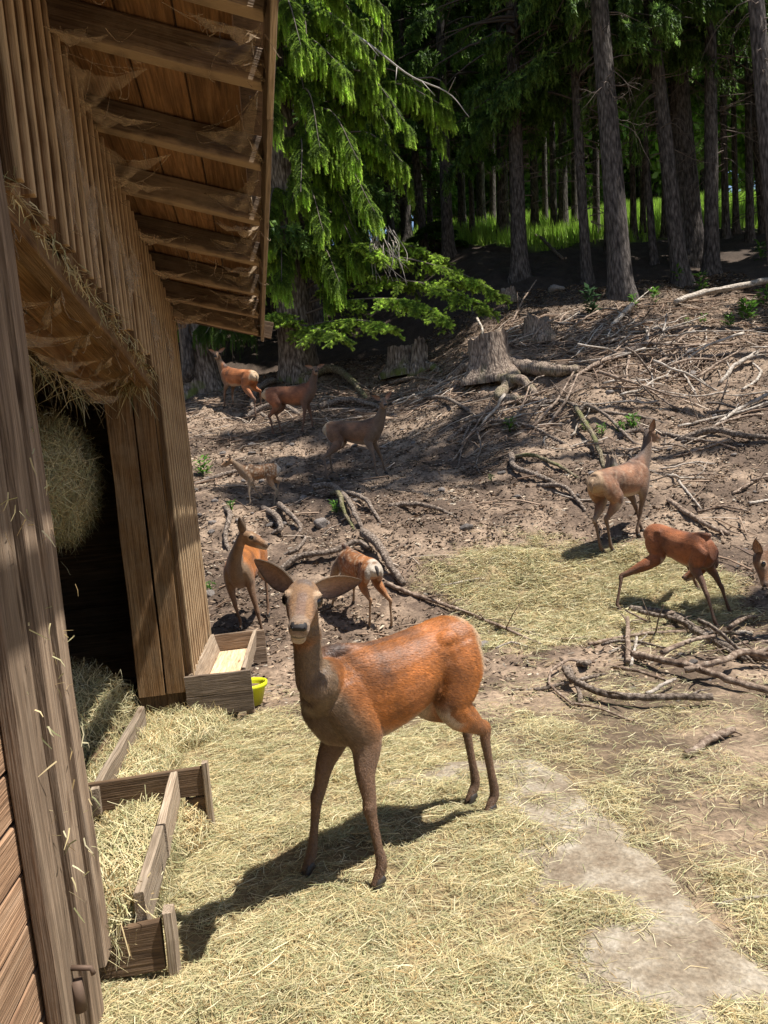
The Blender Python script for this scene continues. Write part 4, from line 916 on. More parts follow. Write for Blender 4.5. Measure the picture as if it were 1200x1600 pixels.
def deer(label, origin, heading, scale=1.0, feet=None, neck=None, head_dir=(1, 0, -.2), head_up=(0, 0, 1), pose={}, coat={}, voxel=.011, ear=(1, 1), group='red deer in the enclosure', zoff=0.0, fur=0, ears_fold=0.0, fine=False, tail_side=0, name='deer', slim=1.0, tip=0.0):
    """origin: world point under the middle of the body; local frame x forward, y left, z up (metres, withers about 1)"""
    root = empty(name, origin, label, 'deer', group, heading); root.scale = (scale,)*3
    ch, sh = math.cos(heading), math.sin(heading)
    def gl(x, y):   # ground height below a local point, in local units
        wx = origin[0]+(x*ch-y*sh)*scale; wy = origin[1]+(x*sh+y*ch)*scale; return (Gz(wx, wy)-origin[2])/scale
    ft = dict(fl=(.36, .10), fr=(.34, -.10), hl=(-.45, .10), hr=(-.42, -.10)); ft.update(feet or {})
    lift = pose.get('lift', {})
    gh = {k: gl(*v[:2])+lift.get(k, 0) for k, v in ft.items()}
    zf = (gh['fl']+gh['fr'])/2-lift.get('fl', 0)/2-lift.get('fr', 0)/2; zh = (gh['hl']+gh['hr'])/2-lift.get('hl', 0)/2-lift.get('hr', 0)/2
    slope = (zf-zh)/.8*.85; zc = (zf+zh)/2
    sh_ = pose.get('short', 1.0)
    def B(x, y, z): x = x*sh_ if x < 0 else x; return v3(x, y, z+zc+slope*x)          # body frame rides on the slope
    fat = pose.get('belly', 1.0)
    tor = [(-.575, .885, .05, .045), (-.55, .872, .100, .100), (-.46, .845, .130, .145), (-.36, .822, .146, .162), (-.22, .812, .134, .156), (-.05, .777, .160*fat, .184*fat), (.10, .757, .166*fat, .202*fat), (.22, .757, .150, .208), (.31, .768, .124, .198), (.385, .787, .098, .165), (.445, .80, .060, .11)]
    parts = [loft([(B(x, 0, z), w_*slim, h_) for x, z, w_, h_ in tor], sides=24)]
    parts.append(loft([(B(-.40, 0, .955), .05, .03), (B(-.2, 0, .945), .045, .03), (B(.1, 0, .93), .04, .03), (B(.30, 0, .965), .035, .03), (B(.42, 0, .955), .03, .04)], sides=10))   # spine and withers
    for s_ in (1, -1): parts.append(ellipsoid(B(-.30, .086*s_, .900), (.08, .042, .045), None, 8))
    feetpts = {}
    for k, s_ in (('fl', 1), ('fr', -1)):
        fx, fy = ft[k][:2]; g = gh[k]; S = B(.37, .085*s_, .80); E = B(.27, .105*s_, .585); kf = pose.get('knee', {}).get(k, 0)
        eb = E[2]-g; K = v3(fx*.55+E[0]*.45+.02+kf, fy*.6+E[1]*.4, g+eb*.565); Ft = v3(fx*.93+K[0]*.07-.012, fy, g+.105); Hf = v3(fx, fy, g+.035)
        parts.append(loft([(S+v3(.0, -.02*s_, .04), .045, .09), (S+v3(-.03, 0, 0), .055, .11), (B(.30, .10*s_, .69), .058, .10), (E, .048, .078), (E*.55+K*.45+v3(.012, 0, 0), .034, .046), (K*.82+E*.18, .026, .032), (K, .027, .031), (K*.8+Ft*.2, .020, .024), (K*.35+Ft*.65, .0165, .0195), (Ft, .021, .025), (Ft*.35+Hf*.65+v3(.012, 0, 0), .019, .024), (Hf+v3(.022, 0, -.01), .021, .028)], sides=12, n=46))
        feetpts[k] = (Hf, fx-K[0])
    for k, s_ in (('hl', 1), ('hr', -1)):
        fx, fy = ft[k][:2]; g = gh[k]; T_ = B(-.36, .085*s_, .86); S = B(-.24+.22*(fx+.44), .115*s_, .615); hk = pose.get('hock', {}).get(k, 0)
        Hk = v3(fx*.80+(-.42)*.20-.055+hk, fy*.75+.10*s_*.25, g+.425); Ft = v3(fx-.018, fy, g+.105); Hf = v3(fx+.008, fy, g+.035)
        mid = S*.5+Hk*.5
        parts.append(loft([(T_, .06, .12), (B(-.37, .105*s_, .78), .070, .138), (B(-.33, .112*s_, .69), .067, .120), (S*.85+T_*.15+v3(-.02, 0, -.03), .062, .098), (S*.66+Hk*.34, .052, .080), (mid*.8+Hk*.2, .040, .060), (Hk*.85+S*.15, .026, .040), (Hk+v3(-.01, 0, .0), .023, .037), (Hk*.82+Ft*.18, .020, .027), (Hk*.4+Ft*.6, .0165, .021), (Ft, .021, .026), (Ft*.35+Hf*.65+v3(.012, 0, 0), .019, .024), (Hf+v3(.022, 0, -.01), .021, .028)], sides=12, n=46))
        feetpts[k] = (Hf, 0.0)
    nk = [v3(*p) if len(p) == 3 else p for p in (neck or [(.44, 0, .84), (.53, 0, .98), (.585, 0, 1.10), (.615, 0, 1.20)])]
    nk = [B(*p) for p in nk]; hd = unit(head_dir); hu = v3(*head_up); hs = unit(np.cross(hu, hd)); hu = np.cross(hd, hs)
    HM = np.stack([hd, hs, hu], 1)                       # head frame: x to the nose, y left, z up
    poll = nk[-1]; hl = pose.get('head', 1.0)
    def Hp(x, y, z): return poll+HM @ (v3(x, y, z)*hl)
    rads = pose.get('neckr', [(.090, .140), (.068, .096), (.054, .068), (.047, .056)])
    sn = [(nk[0]-(nk[1]-nk[0])*(.1 if pose.get('backneck') else .75), rads[0][0]*.95, rads[0][1]*1.02)]+[(p, *r_) for p, r_ in zip(nk, rads)]
    last = Hp(.045, 0, -.01)
    if not pose.get('backneck') and nk[1][2] > .85: parts.append(loft([(nk[1]*.5+nk[2]*.5, .048, .052), (nk[1]*.7+B(.40, 0, .80)*.3, .068, .09), (B(.37, 0, .80), .095, .13), (B(.33, 0, .70), .10, .12), (B(.28, 0, .62), .08, .08)], sides=16, n=20))
    sn.append((last, .043, .050, hs)); parts.append(loft(sn, sides=18, n=36))
    parts.append(loft([(Hp(-.035, 0, .015), .032, .030, hs), (Hp(0, 0, .022), .054, .050, hs), (Hp(.05, 0, .022), .064, .058, hs), (Hp(.095, 0, .014), .062, .056, hs), (Hp(.135, 0, .002), .055, .052, hs), (Hp(.18, 0, -.010), .045, .046, hs), (Hp(.225, 0, -.019), .038, .041, hs), (Hp(.258, 0, -.024), .038, .038, hs), (Hp(.280, 0, -.026), .031, .030, hs)], sides=20, n=40))
    parts.append(loft([(Hp(.02, 0, -.03), .046, .030, hs), (Hp(.09, 0, -.050), .044, .028, hs), (Hp(.17, 0, -.060), .031, .021, hs), (Hp(.262, 0, -.062), .028, .019, hs)], sides=12, n=18))
    for s_ in (1, -1): parts.append(ellipsoid(Hp(.086, .050*s_, .036), (.030*hl, .017*hl, .017*hl), HM, 8))       # brow ridges
    V = []; F = []; o_ = 0
    for v, f in parts: V.append(v); F.append(f+o_); o_ += len(v)
    me = smooth_remesh(np.vstack(V), np.vstack(F), voxel, 4 if not fine else 6)
    n = len(me.vertices); co = np.empty(n*3, np.float32); me.vertices.foreach_get('co', co); co = co.reshape(-1, 3).astype(float)
    # ---- coat colours laid out over the body
    red = np.array(coat.get('red', RED)); grey = np.array(coat.get('grey', GREYB)); leg = np.array(coat.get('leg', LEGC)); bel = np.array(coat.get('belly', BELLY)); rump = np.array(coat.get('rump', RUMP))
    z = co[:, 2]-zc-slope*co[:, 0]; x = np.where(co[:, 0] < 0, co[:, 0]/sh_, co[:, 0]); y = co[:, 1]; no = (fbm(x*9+5, z*9+y*4, 3, 3)-.5); nb = (fbm(x*5+1, z*6+y*3, 3, 23)-.5)
    nd = np.min(np.stack([np.linalg.norm(co-p, axis=1) for p in nk[1:]]+[np.linalg.norm(co-(nk[0]*.4+nk[1]*.6), axis=1)]), 0)
    isneck = sstep(.22, .12, nd+no*.09)*sstep(.36, .46, x+.25*(nd < .08)+no*.06) if not pose.get('backneck') else sstep(.16, .12, nd+no*.05)
    chest = sstep(-.07, .09, x-(.33+.50*(z-.78))+no*.10+nb*.10)*sstep(1.0, .93, z)*coat.get('chest', 1)
    g = np.maximum(isneck, chest)[:, None]
    col = red[None]*(1+no*.7+nb*1.5)[:, None]; fad = (sstep(.04, .2, nb)*.35)[:, None]; col = col*(1-fad)+np.array([.30, .13, .06])[None]*fad
    col = col*(1-g)+grey[None]*g
    lg = np.where(x < 0, sstep(.60, .36, z+no*.14), sstep(.64, .52, z+no*.10))[:, None]; lg = np.maximum(lg, (sstep(.68, .60, z+no*.06)*(x > .2))[:, None]*.7)
    col = col*(1-lg)+leg[None]*lg
    be = (sstep(.645, .575, z+no*.05)*(np.abs(y) < .15)*sstep(.26, .14, x)*sstep(-.36, -.26, x)*sstep(.46, .52, z))[:, None]
    col = col*(1-be*.85)+bel[None]*be*.85
    inner = (sstep(.07, .03, np.abs(y))*sstep(.66, .55, z)*(z > .4))[:, None]; col = col*(1-inner*.4)+bel[None]*inner*.4
    ru = (sstep(-.505, -.555, x-.03*np.abs(y)/.1+no*.03)*sstep(.64, .74, z))[:, None]; ru = np.maximum(ru, (sstep(-.42, -.50, x+no*.04)*sstep(.935, .965, z))[:, None])
    col = col*(1-ru)+rump[None]*ru
    st = (sstep(.042, .018, np.abs(y)+no*.02)*sstep(.87, .93, z)*sstep(-.35, .1, x)*(nd > .0))[:, None]*coat.get('spine', .5)
    col = col*(1-st)+SPINE[None]*st
    lowleg = sstep(.30, .05, z)[:, None]; col = col*(1-.25*lowleg)
    if coat.get('spots', 0):
        rs = np.random.default_rng(8); 
        for _ in range(110):
            sx, sz = rs.uniform(-.5, .36), rs.uniform(.66, .98); dsp = np.hypot(x-sx, z-sz); k = (sstep(.024, .012, dsp)*coat['spots']*(1-g[:, 0]))[:, None]; col = col*(1-k)+np.array([.62, .47, .32])[None]*k
    # head colours
    lc = (co-poll) @ HM/hl; ish = (sstep(.34, .30, np.linalg.norm(lc-np.array([.12, 0, 0]), axis=1)*1.4)*(lc[:, 0] > -.03)*(np.abs(lc[:, 1]) < .082)*(np.abs(lc[:, 2]+.005) < .095))[:, None]
    face = grey*np.array([1.3, 1.15, 1.0]); hc = np.repeat(face[None], n, 0)*(1+no*.5)[:, None]
    fp = (sstep(.03, .05, lc[:, 2]+no*.02)*sstep(.085, .05, lc[:, 0]+no*.05)*sstep(.036, .016, np.abs(lc[:, 1])+no*.02))[:, None]*.65; hc = hc*(1-fp)+np.array([.06, .05, .048])[None]*fp
    bridge = (sstep(.022, .012, np.abs(lc[:, 1]))*sstep(.10, .14, lc[:, 0])*sstep(.0, .02, lc[:, 2]))[:, None]; hc = hc*(1-bridge*.6)+np.array([.125, .078, .066])[None]*bridge*.6
    eyer = np.min(np.stack([np.linalg.norm(lc-np.array([.098, s_*.056, .020]), axis=1) for s_ in (1, -1)]), 0)
    rg = (sstep(.048, .028, eyer)-sstep(.026, .020, eyer))[:, None]; hc = hc*(1-rg*.8)+np.array([.46, .31, .19])[None]*rg*.8
    de = sstep(.026, .018, eyer)[:, None]; hc = hc*(1-de)+np.array([.03, .02, .015])[None]*de
    tl = (sstep(.010, .004, np.abs(np.abs(lc[:, 1])-.050+.10*(lc[:, 0]-.11)))*sstep(.105, .12, lc[:, 0])*sstep(.20, .15, lc[:, 0])*sstep(-.03, -.01, lc[:, 2]))[:, None]*.6; hc = hc*(1-tl)+np.array([.06, .04, .03])[None]*tl  # dark tear line from each eye, also painting in shading towards the muzzle
    cheek = (sstep(.02, .035, np.abs(lc[:, 1]))*sstep(.13, .16, lc[:, 0])*sstep(.24, .20, lc[:, 0]))[:, None]; hc = hc*(1-cheek*.3)+np.array([.40, .20, .09])[None]*cheek*.3
    chin = (sstep(-.035, -.046, lc[:, 2])*sstep(.14, .20, lc[:, 0]))[:, None]; hc = hc*(1-chin*.8)+np.array([.44, .34, .24])[None]*chin*.8
    muz = (sstep(.225, .25, lc[:, 0])*(lc[:, 2] > -.04))[:, None]; hc = hc*(1-muz*.45)+np.array([.30, .235, .18])[None]*muz*.45
    mouth = (sstep(.0055, .0015, np.abs(lc[:, 2]+.046+.004*np.cos(lc[:, 1]*60)))*sstep(.20, .225, lc[:, 0]))[:, None]; hc = hc*(1-mouth*.85)+np.array([.03, .022, .02])[None]*mouth*.85
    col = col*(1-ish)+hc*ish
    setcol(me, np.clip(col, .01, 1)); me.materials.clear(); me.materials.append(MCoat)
    me.polygons.foreach_set('use_smooth', np.ones(len(me.polygons), bool))
    me.name = 'body'; body = mobj('body', me, root)
    if fur:
        nrm = np.empty(n*3, np.float32); me.vertices.foreach_get('normal', nrm); nrm = nrm.reshape(-1, 3).astype(float)
        rs = np.random.default_rng(4); wt = np.where((ish[:, 0] > .5) & (lc[:, 0] > .17), .0, 1.); k = rs.choice(n, fur, p=wt/wt.sum()); p = co[k]+rs.normal(size=(fur, 3))*voxel*.5; nn = nrm[k]; p -= nn*((p-co[k])*nn).sum(1, keepdims=True)
        flow = np.array([-1, 0, -.35])[None]+0*p; lgk = z[k] < .6; flow[lgk] = [-.12, 0, -1]; nkk = (nd[k] < .15) & (z[k] > .85); flow[nkk] = [-.2, 0, -1]
        hk = ish[k, 0] > .5; flow[hk] = -hd
        flow = flow+rs.normal(size=p.shape)*.22; t_ = flow-nn*(flow*nn).sum(1, keepdims=True); t_ /= np.linalg.norm(t_, axis=1)[:, None]+1e-6
        ln = rs.uniform(.012, .026, (fur, 1)); ln[nkk] *= .6; ln[lgk] *= .45; ln[hk] *= .3; sd = np.cross(nn, t_)*.0013
        tip_ = p+t_*ln+nn*ln*rs.uniform(.10, .32, (fur, 1)); base = p-nn*.001
        Vf = np.stack([base-sd, base+sd, tip_], 1).reshape(-1, 3); cf = np.repeat(np.clip(col[k]*(rs.uniform(.6, 1.45, (fur, 1)))+rs.uniform(0, .03, (fur, 1)), .01, 1), 3, 0)
        tag(mobj('fur', npmesh('fur', Vf, np.arange(3*fur).reshape(-1, 3), MFur, cf), body), kind='stuff')
    # ---- eyes, nose, ears, hooves, tail
    for s_ in (1, -1):
        V, F = ellipsoid((0, 0, 0), (.026*hl, .0140*hl, .0205*hl), None, 8); R2 = Matrix.Rotation(-.36*s_, 3, 'Z'); V = V @ np.array(R2).T; V = V @ HM.T+Hp(.097, .0560*s_, .019); mobj('eye', npmesh('eye', V, F, MEye, None, True), root)
    V, F = loft([(Hp(.244, 0, .004), .020, .011, hs), (Hp(.269, 0, -.009), .030, .0145, hs), (Hp(.284, 0, -.020), .024, .011, hs)], sides=14, n=8); nose = mobj('nose', npmesh('nose', V, F, MNose, None, True), root)
    for s_ in (1, -1):
        V, F = ellipsoid(Hp(.284, .021*s_, -.014), (.005*hl, .007*hl, .005*hl), HM, 5); mobj('nostril', npmesh('nostril', V, F, MEye, None, True), nose)
    er = pose.get('ears', {})
    for s_, nm in ((1, 'l'), (-1, 'r')):
        out, up_, fw, open_ = er.get(nm, (.90, .42, -.18, (1, .0, .1)))     # ear axis in the head frame, and where its hollow looks
        ax = unit(v3(fw, out*s_, up_)); op = v3(open_[0], open_[1]*s_, open_[2]); op = unit(op-ax*(op@ax)); wd = np.cross(ax, op); n_ = 13; VV = []; FF = []; K_ = 9; cc = []
        el = pose.get('earlen', .170)
        for i in range(n_):
            t = i/(n_-1); hw_ = .043*math.sin(math.pi*min(1, (t*.93+.07))**.80)**.75*(1-.12*t)+.003; ctr = v3(-.005, .040*s_, .040)+ax*el*t+op*(-.012)*math.sin(t*3)
            cup = .85*(1-.6*t)
            for k_ in range(K_):
                a = (k_/(K_-1)-.5)*2; th_ = a*(1.0+cup*.7); p = ctr+wd*hw_*math.sin(th_)/max(.3, math.sin(1.0+cup*.7) if abs(th_) > 3 else 1)*1.0+op*hw_*(1-math.cos(th_))*.75
                VV.append(p)
        VV = np.array(VV); nn = n_*K_
        V2 = VV-op*.0045; allV = np.vstack([VV, V2])
        for i in range(n_-1):
            for k_ in range(K_-1):
                a, b_, c_, d = i*K_+k_, i*K_+k_+1, (i+1)*K_+k_+1, (i+1)*K_+k_; FF += [(a, b_, c_), (a, c_, d), (nn+a, nn+c_, nn+b_), (nn+a, nn+d, nn+c_)]
            for k_ in (0, K_-1):
                a, d = i*K_+k_, (i+1)*K_+k_; FF += [(a, d, nn+a), (d, nn+d, nn+a)]
        tt = np.repeat(np.arange(n_)/(n_-1), K_); aa = np.abs(np.tile((np.arange(K_)/(K_-1)-.5)*2, n_))
        ci = np.array([.36, .20, .125])[None]*(1-.45*aa)[:, None]*(1-.25*tt)[:, None]+np.array([.12, .11, .09])[None]*(sstep(.5, 0, tt)*(1-aa))[:, None]; co_ = grey[None]*(.9-.3*tt)[:, None]; edge_ = (aa > .93)[:, None]; ci = np.where(edge_, grey[None]*.45, ci)
        W2 = (allV*hl) @ HM.T+poll
        mobj('ear', npmesh('ear', W2, FF, MCoat, np.vstack([ci, co_]), True), root)
    for k, (Hf, lean) in feetpts.items():
        s0 = MB()
        for s_ in (1, -1):
            y0 = .0115*s_; V, F = loft([(Hf+v3(-.012, y0, .012), .011, .016), (Hf+v3(.012, y0, .004), .0125, .020), (Hf+v3(.026, y0*1.15, -.012), .0115, .016), (Hf+v3(.041, y0*1.1, -.026), .007, .008)], sides=10, n=10); V[:, 2] = np.maximum(V[:, 2], Hf[2]-.037); s0.add(V, F)
        mobj('hoof', s0.mesh('hoof', MHoof), root)
    tb = B(-.572, 0, .885); V, F = loft([(tb+v3(.03, 0, .012), .026, .022), (tb+v3(-.015, tail_side*.02, -.01), .026, .02), (tb+v3(-.028, tail_side*.03, -.07), .022, .014), (tb+v3(-.026, tail_side*.03, -.125), .007, .006)], sides=10, n=14)
    tcl = np.repeat((np.array(coat.get('tail', rump*.8)))[None], len(V), 0); mobj('tail', npmesh('tail', V, F, MCoat, tcl, True), root)
    return root

def head_of(fwd_world, heading):
    """turn a world direction into the deer's own frame"""
    c_, s_ = math.cos(-heading), math.sin(-heading); x, y, z = fwd_world; return (x*c_-y*s_, x*s_+y*c_, z)
def local(p, origin, heading, scale):
    d = Vector(p)-Vector(origin); c_, s_ = math.cos(-heading), math.sin(-heading); return ((d.x*c_-d.y*s_)/scale, (d.x*s_+d.y*c_)/scale, d.z/scale)
def between(fpx, hpx):
    """origin, heading and hoof spots from four hoof pixels: (fl, fr), (hl, hr)"""
    fl, fr, hl_, hr = [gp(*p) for p in (*fpx, *hpx)]; f = (fl+fr)/2; h = (hl_+hr)/2; d = f-h; hd = math.atan2(d.y, d.x)
    return fl, fr, hl_, hr, f, h, hd, math.hypot(d.x, d.y)
def deer_px(label, fpx, hpx, neck_px=None, scale=None, head_to=None, ndepth=0, **kw):
    fl, fr, hl_, hr, f, h, hd, dist = between(fpx, hpx)
    s = scale or dist/.80
    # origin so that the fore hooves sit near x=.36
    c = h.lerp(f, .45/.80 if not kw.get('mid') else kw.pop('mid')); o = Vector((c.x, c.y, Gz(c.x, c.y)))
    ft = {k: local(p, o, hd, s)[:2] for k, p in (('fl', fl), ('fr', fr), ('hl', hl_), ('hr', hr))}
    if head_to is not None: kw['head_dir'] = head_of(head_to, hd)
    return deer(label, tuple(o), hd, s, feet=ft, **kw), (o, hd, s)

# 1: the hind in front, facing us over her left shoulder
fl, fr, hl_, hr = gp(597, 1392), gp(487, 1368), gp(772, 1275), gp(742, 1256)
f = (fl+fr)/2; h = (hl_+hr)/2; d = f-h; hd = math.atan2(d.y, d.x)
c = h.lerp(f, .56); o = Vector((c.x, c.y, Gz(c.x, c.y))); sM = 1.0
ft = {k: local(p, o, hd, sM)[:2] for k, p in (('fl', fl), ('fr', fr), ('hl', hl_), ('hr', hr))}
print('main', o, math.degrees(hd), d.length, ft)
hp = aty(474, 932, 2.90); n1_ = aty(485, 1058, 2.99)
nk = [local(p, o, hd, sM) for p in (hp, n1_)]
print('neck', nk)
H1 = nk[0]; H0 = nk[1]
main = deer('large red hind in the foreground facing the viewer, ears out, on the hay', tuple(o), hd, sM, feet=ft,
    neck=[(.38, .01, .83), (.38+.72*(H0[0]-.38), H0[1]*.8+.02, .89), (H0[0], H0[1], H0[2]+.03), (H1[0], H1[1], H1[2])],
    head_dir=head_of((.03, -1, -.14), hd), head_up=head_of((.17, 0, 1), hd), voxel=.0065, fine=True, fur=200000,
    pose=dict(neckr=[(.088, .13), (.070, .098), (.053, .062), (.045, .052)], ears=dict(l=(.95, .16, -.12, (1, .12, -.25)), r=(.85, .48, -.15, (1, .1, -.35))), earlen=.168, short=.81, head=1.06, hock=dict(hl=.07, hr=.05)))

BRN = np.array([.20, .085, .036])
# 2: hind beside the trough, chest towards us, head turned to the right
deer_px('red hind beside the trough, chest towards the viewer and head turned right', ((414, 1012), (377, 985)), ((420, 965), (400, 960)), scale=.93, mid=.95,
    neck=[(.36, -.01, .84), (.44, .03, .95), (.50, .09, 1.06), (.52, .14, 1.15)], head_to=(1, .0, -.35), fine=True, voxel=.010, pose=dict(short=.85, ears=dict(l=(.25, .95, -.25, (1, .3, 0)), r=(.25, .95, -.35, (.2, -1, .2)))))
# 3: calf seen from behind, head down
deer_px('small calf with a white rump seen from behind, grazing past the foreground hind', ((520, 952), (553, 945)), ((578, 985), (612, 985)), scale=.70, mid=.40,
    neck=[(.40, 0, .74), (.52, .06, .62), (.60, .10, .46), (.64, .12, .32)], head_to=(-.3, .6, -.9), head_up=(1, 0, .3), voxel=.012, coat=dict(red=(.33, .125, .036), rump=(.50, .42, .33), tail=(.05, .04, .035), leg=(.36, .23, .13), spots=.3), pose=dict(short=.75))
# 4: spotted fawn on the left
deer_px('small spotted fawn standing in dappled shade and looking left', ((391, 792), (408, 782)), ((428, 795), (433, 782)), scale=.62, neck=[(.40, 0, .80), (.50, 0, .90), (.60, 0, 1.0), (.68, 0, 1.06)], head_to=(-1, -.15, -.28), voxel=.013,
    coat=dict(red=(.30, .15, .065), grey=(.26, .17, .10), leg=(.36, .26, .17), rump=(.60, .52, .42), tail=(.06, .045, .04), spots=.5), pose=dict(short=.8, belly=.85))
# 5: hind in the middle, head up and facing us
deer_px('greyish hind with raised head standing broadside in the middle of the slope', ((603, 742), (590, 748)), ((521, 742), (513, 755)), scale=.95, neck=[(.40, 0, .86), (.49, .0, 1.0), (.54, .0, 1.13), (.565, 0, 1.25)], head_to=(.10, -1, -.25), voxel=.013,
    coat=dict(red=(.19, .098, .052), grey=(.16, .105, .065), leg=(.17, .11, .07), rump=(.42, .33, .22)), pose=dict(short=.95, ears=dict(l=(.7, .7, -.2, (1, .2, 0)), r=(.9, .5, -.15, (1, .2, -.2)))))
# 6: dark hind behind
deer_px('dark red-brown hind looking round with ears spread, below the big spruce', ((490, 672), (474, 680)), ((441, 679), (429, 683)), scale=1.0, neck=[(.40, 0, .86), (.47, 0, 1.0), (.52, 0, 1.13), (.54, 0, 1.22)], head_to=(.15, -1, -.2), voxel=.014,
    coat=dict(red=(.24, .085, .035), grey=(.12, .07, .042), leg=(.12, .06, .035), belly=(.18, .1, .06)), pose=dict(short=1.0, ears=dict(l=(.95, .35, -.1, (1, .1, -.1)), r=(.95, .35, -.1, (1, .1, -.1)))))
# 7: leftmost hind by the mossy trunk
deer_px('red hind striped by branch shadows standing before the mossy tree, head to the left', ((351, 640), (364, 637)), ((399, 656), (408, 642)), scale=1.02, neck=[(.40, 0, .86), (.49, 0, 1.0), (.55, 0, 1.12), (.57, 0, 1.22)], head_to=(.0, -1, -.3), voxel=.014,
    coat=dict(red=(.36, .12, .035), leg=(.15, .08, .045)), pose=dict(short=1.0, ears=dict(l=(.9, .5, -.1, (1, .1, -.1)), r=(.9, .5, -.1, (1, .1, -.1)))))
# 8: mottled young hind on the right looking away
deer_px('mottled brown young hind on the right edge of the hay patch looking away uphill', ((1003, 835), (997, 842)), ((941, 868), (957, 866)), scale=.97, neck=[(.39, 0, .84), (.50, -.0, .95), (.57, .0, 1.08), (.60, .0, 1.20)], head_to=(.75, .65, -.1), voxel=.011,
    coat=dict(red=(.23, .105, .052), grey=(.13, .078, .048), leg=(.15, .085, .05), rump=(.40, .26, .15), spots=.10), pose=dict(short=.92, ears=dict(l=(.5, .85, -.3, (-.5, 1, 0)), r=(.5, .85, -.3, (-.5, 1, 0)))))
# 9: walking hind bent to her own flank
deer_px('chestnut young hind striding on the right with her head bent down behind her belly', ((1140, 962), (1120, 985)), ((1090, 925), (967, 958)), scale=.80, mid=.47, neck=[(.24, .05, .76), (.27, .16, .66), (.20, .24, .56), (.05, .27, .50)], head_to=(-.9, .25, -.35), voxel=.010, fine=True,
    coat=dict(chest=.15, red=(.30, .095, .03), grey=(.19, .08, .04), leg=(.13, .065, .035), rump=(.30, .13, .06), tail=(.22, .09, .035), spine=.3), pose=dict(short=.95, backneck=True, neckr=[(.07, .10), (.058, .08), (.048, .06), (.044, .05)]))
# 10: head coming in at the right edge
q = gp(1330, 988); deer('brown hind entering at the right edge, only her lowered head and one ear in view', tuple(q), math.radians(178), .92, neck=[(.42, 0, .80), (.56, .0, .80), (.66, .0, .78), (.735, .03, .77)], head_dir=(.2, .30, -1), head_up=(1, 0, .2), voxel=.010,
    coat=dict(red=(.26, .1, .045), grey=(.15, .085, .05)), pose=dict(ears=dict(l=(.6, .5, -.5, (1, .1, .3)), r=(.2, .9, -.3, (1, .3, .3)))))
'''# 11: haunch of a hind at the right edge further up
q = gp(1243, 735); deer('hind mostly hidden past the right edge above the young hinds', tuple(q), math.radians(10), .85, voxel=.016, coat=dict(red=(.36, .14, .05), rump=(.45, .25, .14)))
'''
# ------------------------------------------------------------------ stumps with roots
def relp(p, o): return np.array(list(p))-np.array(list(o))
def stump(base, wpx, hpx, lab, roots, seed, jag=.12, mat=None, lean=(0, 0), flare=1.55):
    p = gp(*base); dd = (p-Vector((0, 0, EYE))).dot(_f); r = .5*wpx/F_PX*dd; h = hpx/F_PX*dd; rs = np.random.default_rng(seed)
    t = empty('tree_stump', (p.x, p.y, p.z), lab, 'stump'); S = 30; n = 12; V = []; F = []
    rj = rs.uniform(0, 6.28, 3)
    topz = [h*(1+jag*math.sin(k*2*math.pi/S*2+rj[0])*.6+rs.uniform(-jag, jag)*.5) for k in range(S)]
    for i in range(n):
        f = i/(n-1)
        for k in range(S):
            a = 2*math.pi*k/S; z = -.12+(topz[k]+.12)*f; fl = math.exp(-max(z, 0)/(h*.33))
            q = r*(1+(flare-1)*fl*(1+.35*math.sin(4*a+rj[1])+.2*math.sin(7*a+rj[2])))*(1+rs.uniform(-.03, .03)+.03*math.sin(11*a))
            V.append((q*math.cos(a)+lean[0]*z, q*math.sin(a)+lean[1]*z, z))
    for i in range(n-1):
        for k in range(S): k2 = (k+1) % S; a, b_, c_, d = i*S+k, i*S+k2, (i+1)*S+k2, (i+1)*S+k; F += [(a, b_, c_), (a, c_, d)]
    mobj('trunk', npmesh('trunk', V, F, mat or MStump, None, True), t)
    top = V[-S:]; cV = list(top)+[tuple(np.array(v)*np.array([.55, .55, 1])+np.array([lean[0]*h*.45, 0, -.02-rs.uniform(0, .03)])) for v in top]+[(lean[0]*h, lean[1]*h, h*.93)]
    cF = []
    for k in range(S): k2 = (k+1) % S; cF += [(k, k2, S+k2), (k, S+k2, S+k), (S+k, S+k2, 2*S)]
    mobj('cut_face', npmesh('cut_face', np.array(cV)-np.array([0, 0, .006]), cF, MCut, None, False), t)
    for i, (pl, r0, r1) in enumerate(roots):
        pts = [relp(gp(u, v), p)+np.array([0, 0, hh]) for (u, v, hh) in pl]; pts = catmull(pts, 22); rr = np.linspace(r0, r1, 22)*(1+.12*np.sin(np.arange(22)*1.3+i))
        V2, F2 = tube_np(pts, rr, 10, jit=.07, rs=rs); mobj('root', npmesh('root', V2, F2, mat or MStump, None, True), t)
    return t
MCut = wood('cut_wood', (.22, .15, .10), (.36, .26, .18), (.46, .36, .27), dirt=(.08, .055, .04), dirtamt=.6)
stump((768, 592), 60, 66, 'tall cut spruce stump with long twisting roots on the sunny slope', [
    ([(790, 585, .12), (805, 600, .16), (790, 615, .10), (782, 628, .10), (810, 632, .08), (845, 628, .02)], .17, .07),
    ([(795, 582, .15), (830, 588, .16), (870, 590, .13), (905, 582, .05)], .17, .09),
    ([(745, 585, .10), (730, 582, .12), (715, 590, .08), (705, 600, -.02)], .13, .05),
    ([(775, 590, .10), (790, 604, .15), (818, 606, .14), (838, 620, .02)], .14, .07),
    ([(800, 570, .10), (830, 574, .08), (860, 570, .0)], .10, .05)], 1)
stump((633, 582), 46, 40, 'short mossy double stump in the sun right of the big weeping spruce', [([(655, 575, .1), (675, 578, .08), (690, 582, -.02)], .13, .06), ([(610, 575, .1), (600, 585, .03), (592, 592, -.03)], .10, .05)], 2, .10, MBarkMoss)
